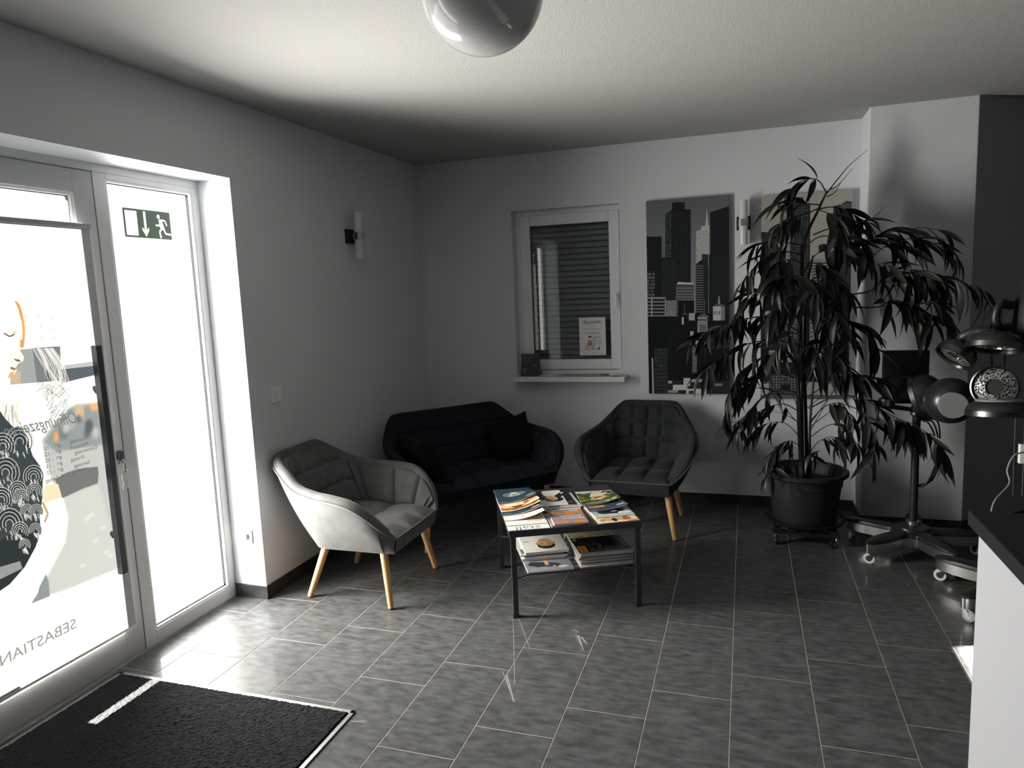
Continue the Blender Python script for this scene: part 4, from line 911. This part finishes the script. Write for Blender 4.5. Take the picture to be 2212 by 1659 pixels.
for i, (u, w_, d_, rz_, dz, lab) in enumerate(((-1.33, .12, .09, .1, 0, 'thin pale leaflet lying on the sill beside the black card'), (-1.19, .21, .13, -.16, .001, 'grey leaflet fanned out in the middle of the window sill'), (-1.05, .20, .13, .12, .0024, 'grey leaflet overlapping its neighbour on the right half of the sill'), (-.93, .15, .12, -.1, .0012, 'dark grey leaflet at the right of the sill, partly covered'), (-.855, .10, .12, .22, .0045, 'folded pale leaflet at the right end of the window sill'))):
    o = thing('leaflet', lab, 'leaflet', (u, 5.14, .9445+dz), rz_, 'leaflets on the window sill')
    sheet('paper', (-w_/2, -d_/2, 0), (1, 0, 0), (0, 1, 0), w_, d_, .0012, [[M_paper, M_grey, M_stick, M_black, M_paper][i], M_paper], o, 4, 1, lambda a, b_: .003*math.sin(PI*a))

# ================================================================== potted plant on a wheeled dolly
PC = Vector((.40, 4.58, 0))
dl = thing('plant_dolly', 'low dark slatted plant dolly on casters under the big pot', 'dolly', PC, math.radians(-2))
for i in range(5):
    m = MB(); x = -.155+.0775*i; m.box(x-.020, x+.020, -.19, .19, .088, .104); obj('slat', m, M_plast2, dl, bevel=.002)
for y in (-.165, .165):
    m = MB(); m.box(-.185, .185, y-.018, y+.018, .070, .088); obj('crossbar', m, M_plast2, dl, bevel=.002)
def caster(parent, x, y, r=.028, top=.07, a=0.0, Mw=M_plast, Mf=M_chrome, w=.016, lab=None):
    R_ = Matrix.Translation((x, y, 0)) @ Matrix.Rotation(a, 4, 'Z')
    m = MB(); m.cyl(R_ @ Vector((.010, 0, r*1.6)), R_ @ Vector((.010, 0, top)), .009, n=12)
    for s_ in (-1, 1): m.bar(R_ @ Vector((.010, s_*(w/2+.003), r*1.95)), R_ @ Vector((-.008, s_*(w/2+.003), r*.75)), .002, .018, up=R_.to_3x3() @ Vector((0, 1, 0)) if False else (0, 0, 1))
    m.box(-.012, .024, -w/2-.004, w/2+.004, r*1.9, r*2.05, M=R_)
    f = obj('caster', m, Mf, parent, smooth=.6)
    m = MB(); m.tube([R_ @ Vector((-.008, -w/2, r)), R_ @ Vector((-.008, w/2, r))], r, 22); o = obj('wheel', m, Mw, f, smooth=.6)
    m = MB(); m.tube([R_ @ Vector((-.008, -w/2-.0015, r)), R_ @ Vector((-.008, w/2+.0015, r))], r*.55, 18); obj('hub', m, Mf, f, smooth=.6)
    return f
for x, y in ((-.165, -.165), (.165, -.165), (-.165, .165), (.165, .165)): caster(dl, x, y, .024, .072, rnd.uniform(0, 3))
fp = thing('potted_fig', 'tall narrow-leaved fig with drooping dark leaves in a round dark pot', 'plant', PC+Vector((0, 0, .104)))
z0 = .022
m = MB(); m.lathe([(0, .004), (.205, .004), (.225, .012), (.236, .030), (.232, .032), (.215, .016), (.0, .012)], 56, Matrix.Translation((0, 0, .0))); obj('saucer', m, M_pot, fp, smooth=.7)
m = MB(); m.lathe([(0, .014), (.176, .014), (.182, .020), (.207, .235), (.207, .238), (.214, .240), (.217, .292), (.240, .298), (.249, .306), (.249, .322), (.240, .330), (.228, .328), (.214, .300), (.205, .245), (.0, .245)], 64); obj('pot', m, M_pot, fp, smooth=.6)
r = np.random.default_rng(2); m = MB(); m.lathe([(.001, .262), (.06, .266), (.12, .262), (.18, .257), (.205, .250)], 40); m.v = [(x, y, z+r.uniform(-.004, .004)) for x, y, z in m.v]; obj('soil', m, M_soil, fp)
off = fp.location
def pl(u, v, y): return fy(u, v, y)
CR = lambda u, v: (1560+u*.446, 320+v*.446)
def curve(pts, n=12):
    out = []
    for k in range(n*(len(pts)-1)+1):
        out.append(Vector(cr_spline([tuple(p) for p in pts], k/(n*(len(pts)-1)))))
    return out
soilz = off.z+.26
trunks = [([Vector((.385, 4.57, soilz)), pl(*CR(375, 1330), 4.57), pl(*CR(365, 1000), 4.58), pl(*CR(385, 720), 4.58), pl(*CR(395, 470), 4.57), pl(*CR(470, 290), 4.56), pl(*CR(505, 215), 4.56)], .017, .005),
          ([Vector((.415, 4.60, soilz)), pl(*CR(405, 1300), 4.61), pl(*CR(398, 1000), 4.62), pl(*CR(410, 700), 4.62), pl(*CR(440, 520), 4.61)], .012, .005),
          ([Vector((.43, 4.55, soilz)), pl(*CR(425, 1350), 4.53), pl(*CR(450, 1050), 4.50), pl(*CR(470, 800), 4.48)], .009, .004),
          ([Vector((.395, 4.62, soilz)), pl(*CR(385, 1000), 4.64), pl(*CR(380, 600), 4.66), pl(*CR(384, 380), 4.66)], .007, .006)]
for i, (pts, a, b_) in enumerate(trunks):
    c = curve(pts, 6); m = MB(); m.tube(c, [a+(b_-a)*k/(len(c)-1) for k in range(len(c))], 10 if i < 3 else 8); obj('trunk' if i < 3 else 'stake', m, M_bark, fp, smooth=3.2, world=True)
leaf_jobs = []
twigs = MB()
def branch(pts, depth, n, L=(.13, .19), thick=.0042, spread=1.0, start=.35, droop=1.0):
    """pts in the plant's own picture-aligned plan; depth: y at root and tip"""
    k = len(pts)-1; P = [pl(*CR(*p), depth[0]+(depth[1]-depth[0])*i/k) for i, p in enumerate(pts)]
    c = curve(P, 7); twigs.tube(c, [max(.0012, thick*(1-.75*i/(len(c)-1))) for i in range(len(c))], 5)
    n = round(n*1.45)
    for i in range(n):
        f = start+(1-start)*(i+.6)/n; j = min(int(f*(len(c)-1)), len(c)-2); p = c[j].lerp(c[j+1], f*(len(c)-1)-j)
        d = (c[j+1]-c[j]).normalized(); sd_ = d.cross(Vector((0, 0, 1))); sd_ = sd_.normalized() if sd_.length > 1e-3 else Vector((1, 0, 0))
        s_ = 1 if i % 2 else -1
        dirv = (d*rnd.uniform(.25, .8)+sd_*s_*rnd.uniform(.25, .8)*spread+Vector((0, 0, -rnd.choice((rnd.uniform(-.15, .5), rnd.uniform(.4, 1.3)))*droop))+Vector((rnd.uniform(-.25, .25), rnd.uniform(-.25, .25), 0))).normalized()
        leaf_jobs.append((p, dirv, rnd.uniform(*L)*1.12, rnd.uniform(-.9, .9)))
    leaf_jobs.append((c[-1], ((c[-1]-c[-2]).normalized()+Vector((0, 0, -.5*droop))).normalized(), rnd.uniform(*L), 0))
B_ = branch
B_([(505, 215), (470, 160), (430, 148), (370, 165), (330, 200)], (4.56, 4.50), 9, (.12, .17), spread=.5)
B_([(500, 225), (560, 150), (620, 80), (705, 8)], (4.56, 4.66), 0, start=.99); leaf_jobs.pop()
B_([(520, 200), (560, 180), (632, 98)], (4.56, 4.60), 0); leaf_jobs.pop()
B_([(505, 235), (545, 215), (575, 165)], (4.56, 4.52), 0); leaf_jobs.pop()
leaf_jobs.append((pl(*CR(462, 148), 4.55), (pl(*CR(408, 20), 4.54)-pl(*CR(462, 148), 4.55)).normalized(), .17, .2))
B_([(480, 275), (420, 270), (340, 262), (285, 262)], (4.56, 4.42), 7, spread=.6)
B_([(470, 290), (400, 320), (310, 345), (262, 385)], (4.56, 4.46), 9, spread=.6)
B_([(470, 295), (530, 285), (600, 300), (680, 350)], (4.56, 4.60), 11, spread=.6)
B_([(470, 300), (500, 310), (545, 330), (560, 380)], (4.56, 4.40), 8, (.15, .2), spread=.7)
B_([(600, 390), (690, 358), (740, 330), (785, 285)], (4.60, 4.70), 0); leaf_jobs.pop()
B_([(440, 420), (520, 390), (620, 380), (690, 358)], (4.57, 4.60), 6)
B_([(395, 470), (330, 460), (240, 455), (165, 462)], (4.57, 4.45), 8, spread=.5)
B_([(400, 480), (470, 430), (560, 430), (650, 450), (690, 490)], (4.57, 4.50), 13, (.15, .21), spread=.6)
B_([(395, 520), (300, 500), (200, 530), (95, 650)], (4.57, 4.40), 12, spread=.6)
B_([(395, 560), (330, 540), (270, 570), (215, 640)], (4.57, 4.36), 9)
B_([(400, 600), (450, 520), (540, 470), (610, 500)], (4.57, 4.42), 10, (.15, .2))
# the long arms reaching right
B_([(415, 715), (520, 600), (640, 520), (740, 430), (830, 405), (905, 400)], (4.58, 4.50), 14, (.14, .2), .006, .7, .5)
B_([(720, 445), (800, 450), (900, 440), (1000, 450), (1080, 500)], (4.52, 4.42), 7, (.14, .19), .003, .4, .2, .8)
B_([(880, 402), (960, 385), (1040, 395), (1075, 410)], (4.50, 4.44), 2, (.14, .18), .0025, .3, .3, .5)
B_([(990, 440), (1040, 435), (1085, 460), (1140, 530)], (4.45, 4.38), 4, (.13, .18), .002, .3, .2)
B_([(415, 760), (560, 720), (720, 690), (800, 620), (950, 600), (1060, 640)], (4.58, 4.38), 13, (.14, .2), .006, .7, .45)
B_([(800, 640), (900, 590), (1000, 620), (1130, 640), (1250, 690)], (4.40, 4.30), 12, (.14, .2), .0035, .6, .2, .8)
B_([(1150, 675), (1210, 665), (1270, 690), (1325, 750)], (4.32, 4.28), 4, (.12, .16), .002, .4, .2)
B_([(640, 772), (760, 768), (830, 735), (920, 770), (1010, 820)], (4.52, 4.30), 14, (.16, .22), .005, .8, .3, 1.3)
B_([(640, 530), (720, 560), (790, 560), (850, 590), (930, 680)], (4.55, 4.36), 11, (.15, .21), .004, .7, .2, 1.2)
B_([(700, 560), (780, 480), (850, 470), (950, 500)], (4.52, 4.46), 7, (.13, .18), .003, .5, .3, .8)
B_([(920, 770), (1000, 745), (1060, 770), (1130, 860)], (4.36, 4.26), 8, (.14, .19), .003, .6, .2, 1.2)
B_([(420, 830), (560, 830), (660, 850), (720, 900), (740, 990)], (4.58, 4.36), 11, (.15, .2), .004, .8, .25, 1.2)
# middle
for (a, b1, c1, dp, n) in (((390, 660), (340, 620), (270, 640), 4.30, 8), ((395, 640), (430, 640), (470, 720), 4.26, 9), ((400, 700), (330, 720), (250, 790), 4.30, 9), ((410, 780), (480, 740), (560, 800), 4.32, 10), ((420, 850), (520, 830), (610, 900), 4.34, 10), ((400, 900), (330, 900), (260, 980), 4.28, 9), ((420, 960), (500, 940), (560, 1010), 4.26, 10), ((430, 1050), (540, 1030), (640, 1100), 4.34, 10), ((410, 560), (480, 560), (520, 640), 4.40, 8), ((400, 1000), (440, 960), (470, 1040), 4.22, 8), ((420, 640), (520, 620), (600, 690), 4.76, 8), ((400, 760), (320, 760), (220, 820), 4.74, 8)):
    B_([a, b1, c1], (4.57, dp), n, (.14, .21), .0035, .8, .3, 1.2)
# left side
B_([(390, 800), (260, 720), (150, 700), (70, 800)], (4.58, 4.40), 13, (.14, .2), .005, .7, .3)
B_([(390, 900), (240, 820), (100, 830), (-20, 870), (-110, 910)], (4.58, 4.36), 15, (.14, .19), .005, .7, .35)
B_([(385, 960), (260, 930), (120, 950), (0, 1010), (-90, 1080)], (4.58, 4.34), 15, (.14, .19), .005, .7, .35)
B_([(385, 1040), (280, 1000), (180, 1020), (90, 1090), (40, 1180)], (4.58, 4.40), 13, (.14, .19), .005, .7, .3, 1.1)
B_([(380, 1120), (260, 1090), (140, 1110), (60, 1180), (15, 1290)], (4.58, 4.42), 13, (.14, .18), .0045, .7, .3, 1.1)
B_([(380, 1190), (280, 1170), (180, 1220), (110, 1310), (80, 1370)], (4.58, 4.36), 10, (.12, .17), .004, .7, .35)
B_([(378, 1280), (300, 1240), (210, 1260), (120, 1310), (30, 1330)], (4.58, 4.46), 10, (.10, .15), .0035, .7, .35)
B_([(380, 1340), (330, 1290), (280, 1200), (250, 1150)], (4.58, 4.44), 4, (.10, .14), .003, .6, .4, .7)
B_([(378, 1400), (300, 1330), (200, 1340), (140, 1390)], (4.57, 4.40), 8, (.10, .14), .003, .7, .4)
B_([(382, 1450), (340, 1420), (290, 1430), (240, 1490)], (4.57, 4.36), 8, (.10, .14), .003, .8, .3)
B_([(385, 1540), (330, 1510), (270, 1530), (220, 1590)], (4.56, 4.28), 8, (.10, .13), .0028, .8, .2)
# low right
B_([(420, 1200), (540, 1130), (680, 1110), (780, 1120)], (4.58, 4.40), 10, (.12, .17), .004, .7, .35)
B_([(420, 1260), (560, 1200), (700, 1220), (800, 1290), (880, 1350)], (4.58, 4.30), 14, (.13, .18), .0045, .8, .35, 1.1)
B_([(560, 1230), (680, 1280), (730, 1380), (740, 1470)], (4.50, 4.26), 11, (.14, .19), .0035, .7, .3, 1.3)
B_([(700, 1225), (830, 1300), (930, 1340), (1020, 1400), (1065, 1460)], (4.36, 4.22), 13, (.14, .19), .0035, .7, .25, 1.3)
B_([(420, 1330), (500, 1250), (580, 1240), (640, 1330)], (4.58, 4.38), 10, (.11, .16), .0035, .8, .35)
B_([(425, 1400), (520, 1340), (600, 1350), (650, 1440)], (4.57, 4.36), 10, (.11, .16), .003, .8, .35, 1.2)
B_([(420, 1480), (470, 1420), (540, 1400), (575, 1450)], (4.56, 4.36), 7, (.10, .15), .003, .8, .35)
B_([(405, 1560), (420, 1500), (440, 1470)], (4.56, 4.40), 4, (.09, .13), .0025)
for (ua, va, ub, vb) in ((430, 1330, 600, 1090), (420, 1380, 560, 1130), (380, 1300, 290, 1120), (410, 1260, 520, 1180), (425, 1350, 690, 1160), (385, 1340, 230, 1270)):
    B_([(ua, va), ((ua+ub)/2+8, (va+vb)/2-10), (ub, vb)], (4.58, 4.52), 0, thick=.0028); leaf_jobs.pop()
obj('twigs', twigs, M_bark, fp, smooth=3.2, world=True)['kind'] = 'stuff'
def leaf_mesh(bend, fold, curl, wd=.118):
    m = MB(); NX_ = 7; rows = []
    for i in range(NX_+1):
        t = i/NX_; w = wd*(math.sin(PI*min(1, t*1.06+.0))**.75 if t < .93 else .18*(1-t)/.07)*(1-.25*t)
        if i == 0: w = .010
        if i == NX_: w = .001
        zc = -bend*t*t; y = t*(1-.10*bend*t)
        rows.append([(-w, y, zc+fold*w+curl*t*w), (0, y, zc), (w, y, zc+fold*w-curl*t*w)])
    m.add([p for r_ in rows for p in r_], [(3*i+j, 3*i+j+1, 3*i+j+4, 3*i+j+3) for i in range(NX_) for j in (0, 1)])
    return m
variants = [leaf_mesh(.22, .5, .1), leaf_mesh(.40, .35, -.3, .108), leaf_mesh(.10, .5, .3, .125), leaf_mesh(.55, .4, .0, .115), leaf_mesh(.30, .6, -.2, .10)]
protos = []
def leaf_matrix(p, d, L, roll):
    y = d; x = y.cross(Vector((0, 0, 1))); x = x.normalized() if x.length > 1e-3 else Vector((1, 0, 0)); zz = x.cross(y)
    M = Matrix((x, y, zz)).transposed().to_4x4() @ Matrix.Rotation(roll, 4, 'Y') @ Matrix.Diagonal((L, L, L, 1)); M.translation = p-off; return M
rnd.shuffle(leaf_jobs)
rest = MB(); cnt = 0
for i, (p, d, L, roll) in enumerate(leaf_jobs):
    v = i % 5; M = leaf_matrix(p, d, L, roll)
    if p.y > 5.1: continue
    if cnt < 300:
        if len(protos) <= v: o = obj('leaf', variants[v], [M_leaf, M_leaf, M_leaf2, M_leaf, M_leaf2][v], fp, smooth=3.2); protos.append(o)
        else: o = protos[v].copy(); COL.objects.link(o); o.parent = fp
        o.matrix_local = M; cnt += 1
    else: rest.add([M @ Vector(q) for q in variants[v].v], variants[v].f, 1 if v in (2, 4) else 0)
obj('foliage', rest, [M_leaf, M_leaf2], fp, smooth=3.2)['kind'] = 'stuff'
print('leaves', len(leaf_jobs))

# ================================================================== salon hair processors on wheeled stands
def star(ro, ri, n=4, k=72, rot=PI/4):
    pts = []
    for i in range(k*n):
        t = 2*PI*i/(k*n); c = abs(math.cos(n*t/2)); pts.append((t+rot, ri+(ro-ri)*c**6))
    return [(r_*math.cos(a), r_*math.sin(a)) for a, r_ in pts]
def stand_base(t, ro, ri, pole_r, ztop, casters, Mpole, rot=PI/4):
    o_ = star(ro, ri, n=5, rot=rot); s_ = lambda f: [(x*f, y*f) for x, y in o_]
    m = MB(); n = len(o_)
    lv = [(s_(.97), .062), (o_, .066), (o_, .078)]
    m2 = MB(); m2.add([(x, y, .066) for x, y in o_]+[(x, y, .118) for x, y in o_], [(i, (i+1) % n, n+(i+1) % n, n+i) for i in range(n)]); 
    m2.add([(x*.97, y*.97, .064) for x, y in o_], [tuple(range(n-1, -1, -1))]); obj('side_band', m2, M_alu, t, smooth=.8)
    m.add([(x*1.006, y*1.006, .116) for x, y in o_]+[(x*1.006, y*1.006, .128) for x, y in o_]+[(x*.95, y*.95, .136) for x, y in o_]+[(x*.35, y*.35, .150) for x, y in o_]+[(0, 0, .152)],
          [tuple(range(n-1, -1, -1))]+[(k*n+i, k*n+(i+1) % n, (k+1)*n+(i+1) % n, (k+1)*n+i) for k in range(3) for i in range(n)]+[(3*n+i, 3*n+(i+1) % n, 4*n) for i in range(n)])
    obj('base_cover', m, M_plast, t, smooth=.7)
    for k in range(5):
        a = rot+k*2*PI/5; caster(t, (ro-.035)*math.cos(a), (ro-.035)*math.sin(a), .030, .066, casters[k], M_grey if casters[k] > 0 else M_white, M_chrome, .020)
    m = MB(); m.lathe([(.09, .140), (.085, .158), (.05, .166), (.034, .17)], 32); obj('hub_cover', m, M_plast2, t, smooth=.7)
    m = MB(); m.tube([(0, 0, .15), (0, 0, ztop)], pole_r, 20); obj('pole', m, Mpole, t, smooth=.6)
    m = MB(); m.lathe([(pole_r+.001, .166), (pole_r+.012, .168), (pole_r+.012, .190), (pole_r+.001, .192)], 24); obj('collar', m, M_alu, t, smooth=.6)
def axis_frame(p, d):
    d = Vector(d).normalized(); x = d.orthogonal().normalized(); y = d.cross(x); M = Matrix((x, y, d)).transposed().to_4x4(); M.translation = p; return M
def pod(t, p, d, r_=.118, dome=.075, grille=True, cap=False, band=True):
    """heater pod: d points to the open (grille) side"""
    M = axis_frame(Vector(p)-t.location, d)
    m = MB(); prof = [(r_*.02, -dome), (r_*.30, -dome*.985), (r_*.55, -dome*.88), (r_*.78, -dome*.66), (r_*.92, -dome*.38), (r_*.985, -dome*.1), (r_, .012), (r_*.97, .014)]
    m.lathe(prof, 48, M); m.lathe([(.0005, -dome), (r_*.02, -dome)], 48, M); g = obj('pod_shell', m, M_plast2, t, smooth=.9)
    if band: m = MB(); m.lathe([(r_*1.004, .004), (r_*1.02, .006), (r_*1.02, .030), (r_*.95, .032)], 48, M); obj('rim', m, M_alu2, g, smooth=.6)
    if grille: m = MB(); m.lathe([(.0005, .012), (r_*.38, .012)], 40, M); m.lathe([(r_*.38, .012), (r_*.40, .020), (r_*.95, .012)], 48, M, 1); obj('grille', m, [M_plast, M_maze], g, smooth=.6)
    if cap: m = MB(); m.lathe([(.0005, -dome*1.05), (r_*.54, -dome*1.05), (r_*.56, -dome*1.0), (r_*.56, -dome*.6)], 40, M); obj('back_cap', m, M_grey2, g, smooth=.5)
    return g
M_alu2 = mat('satin_rim', (.16, .157, .15), .3, metal=1)
M_grey2 = mat('grey_cap', (.20, .205, .21), .45)
def maze():
    m = bpy.data.materials.new('chrome_maze'); m.use_nodes = True; t = m.node_tree; b = t.nodes['Principled BSDF']; L = t.links.new
    tcn = t.nodes.new('ShaderNodeTexCoord'); n = t.nodes.new('ShaderNodeTexNoise'); n.inputs['Scale'].default_value = 150; n.inputs['Detail'].default_value = 1.2
    r_ = t.nodes.new('ShaderNodeValToRGB'); r_.color_ramp.elements[0].position = .49; r_.color_ramp.elements[1].position = .52
    r_.color_ramp.elements[0].color = (.01, .01, .01, 1); r_.color_ramp.elements[1].color = (.9, .9, .9, 1)
    L(tcn.outputs['Object'], n.inputs['Vector']); L(n.outputs[0], r_.inputs[0]); L(r_.outputs[0], b.inputs['Base Color']); L(r_.outputs[0], b.inputs['Metallic']); b.inputs['Roughness'].default_value = .22; return m
M_maze = maze()
ha = thing('hair_processor', 'black hair processor on a wheeled star base beside the plant, with flat control box', 'salon machine', (.968, 4.43, 0))
stand_base(ha, .37, .11, .021, .90, (-.4, 2.0, -1, -2, 1), M_plast, math.radians(222))
m = MB(); m.lathe([(.023, .80), (.028, .81), (.028, .91), (.024, .925)], 24); m.lathe([(.030, .805), (.034, .81), (.034, .826), (.030, .83)], 24); obj('sleeve', m, M_alu2, ha, smooth=.6)
def L_(u, v, y, t): return fy(u, v, y)-t.location
m = MB(); m.bar(L_(1893, 874, 4.46, ha), L_(2010, 890, 4.50, ha), .05, .022); obj('arm', m, M_plast, ha, bevel=.004)
a, b_ = L_(1908, 756, 4.52, ha), L_(2004, 872, 4.52, ha)
m = MB(); m.box(a.x, b_.x, a.y-.012, a.y+.03, b_.z, a.z-.004); obj('control_box', m, M_plast, ha, bevel=.006)
m = MB(); c = L_(1916, 870, 4.42, ha); m.lathe([(0, 0), (.040, 0), (.046, .030), (.046, .036), (.040, .034), (0, .032)], 28, Matrix.Translation((c.x, c.y, c.z-.012))); obj('bowl', m, M_alu2, ha, smooth=.6)
m = MB(); 
for k in range(3):
    c0 = L_(1985+2*k, 905+k, 4.47, ha); m.tube(curve([c0, L_(2010+8*k, 920-4*k, 4.42, ha), L_(2030-2*k, 985, 4.40, ha), L_(2015-8*k, 1035+k*6, 4.42, ha), L_(1988-6*k, 1048, 4.44, ha)], 8), .0045, 8)
obj('cable', m, M_plast, ha, smooth=3.2)['kind'] = 'stuff'
pod(ha, fy(1995, 858, 4.42), (-.75, .35, -.3), .135, .11, False, False)
pod(ha, fy(2052, 866, 4.20), (.10, 1, .05), .122, .115, False, True, False)
m = MB(); m.tube(curve([Vector((0, 0, .90)), L_(1990, 850, 4.46, ha), L_(2020, 850, 4.38, ha), L_(2045, 862, 4.28, ha)], 8), .026, 14); obj('neck', m, M_plast, ha, smooth=3.2)
hbb = thing('hair_processor', 'black hair processor with round heater pods and a big hood behind the counter', 'salon machine', (1.347, 3.80, 0))
stand_base(hbb, .43, .12, .020, 1.30, (-.5, 2.4, -1.2, -2.6, 1), M_plast, math.radians(143.6))
pod(hbb, fy(2150, 836, 3.98), (-.45, -1, .12), .100, .06, True)
pod(hbb, fy(2160, 884, 3.72), (.0, -.12, -1), .135, .050, False, False)
m = MB(); M = axis_frame(fy(2160, 884, 3.72)-hbb.location, (0, .12, 1)); m.lathe([(.0005, .048), (.088, .046), (.096, .040), (.098, .032)], 40, M); m.box(-.06, .06, -.018, .018, .047, .0495, M=M); obj('top_plate', m, M_grey2, hbb, smooth=.5)
pod(hbb, fy(2148, 742, 3.85), (-.12, -.25, -1), .118, .055, True)
pod(hbb, fy(2068, 764, 3.95), (-.62, -.30, -.75), .090, .06, True)
m = MB(); m.tube(curve([L_(2062, 748, 3.97, hbb), L_(2080, 728, 3.93, hbb), L_(2112, 717, 3.90, hbb), L_(2150, 724, 3.86, hbb), L_(2195, 740, 3.82, hbb)], 8), [.020]*8+[.026]*25, 14); obj('curved_arm', m, M_plast, hbb, smooth=3.2)
for (u, v0, v1) in ((2143, 755, 800), (2170, 764, 805)):
    m = MB(); m.tube([L_(u, v0, 3.92, hbb), L_(u-1, v1, 3.96, hbb)], .004, 8); obj('hanger_rod', m, M_plast, hbb, smooth=.6)
m = MB(); c = L_(2302, 690, 4.0, hbb); M = Matrix.Translation(c) @ Matrix.Rotation(.25, 4, 'X') @ Matrix.Diagonal((1, .9, 1.22, 1))
m.lathe([(.225, -.10), (.232, -.02), (.222, .07), (.19, .15), (.13, .215), (.06, .25), (.001, .262)], 48, M); m.lathe([(.225, -.10), (.215, -.098), (.19, .08), (.11, .19), (.001, .22)], 48, M); obj('hood', m, M_plast, hbb, smooth=.8)
m = MB(); m.tube(curve([L_(2172, 652, 3.94, hbb), L_(2157, 664, 3.92, hbb), L_(2151, 690, 3.92, hbb), L_(2160, 708, 3.93, hbb), L_(2178, 706, 3.95, hbb)], 8), .019, 12); m.cyl(L_(2158, 655, 3.93, hbb), L_(2185, 660, 3.95, hbb), .022, n=16); obj('hinge_handle', m, M_plast, hbb, smooth=.8)
m = MB(); c = L_(2207, 980, 3.72, hbb); m.box(c.x-.012, c.x+.05, c.y-.012, c.y+.012, c.z-.045, c.z+.045); obj('hand_control', m, M_white, hbb, bevel=.004)
for dx in (-.016, .022):
    m = MB(); m.tube([L_(2203, 880, 3.80, hbb)+Vector((dx, 0, 0)), L_(2196, 1070, 3.80, hbb)+Vector((dx, 0, 0))], .003, 10); obj('rod', m, M_chrome, hbb, smooth=.6)
m = MB(); m.tube(curve([L_(2214, 976, 3.70, hbb), L_(2190, 985, 3.68, hbb), L_(2176, 1015, 3.66, hbb), L_(2180, 1045, 3.62, hbb), L_(2150, 1080, 3.55, hbb), L_(2140, 1110, 3.5, hbb)], 8), .004, 8); obj('cord', m, M_grey, hbb, smooth=3.2)

# ================================================================== reception counter
rc = thing('reception_counter', 'white reception counter with a black worktop at the right edge', 'counter', (.649, 1.0, 0))
m = MB(); m.box(0, .018, -1.6, 1.123, .0, .90); obj('front_panel', m, M_panel, rc, bevel=.001)
m = MB(); m.box(.018, .60, 1.105, 1.123, .0, .90); obj('end_panel', m, M_panel, rc, bevel=.001)
m = MB(); m.box(.018, .60, -1.6, -1.582, .0, .90); obj('end_panel', m, M_panel, rc, bevel=.001)
m = MB(); m.box(-.010, .66, -1.63, 1.19, .90, .94); obj('worktop', m, M_top, rc, bevel=.003)
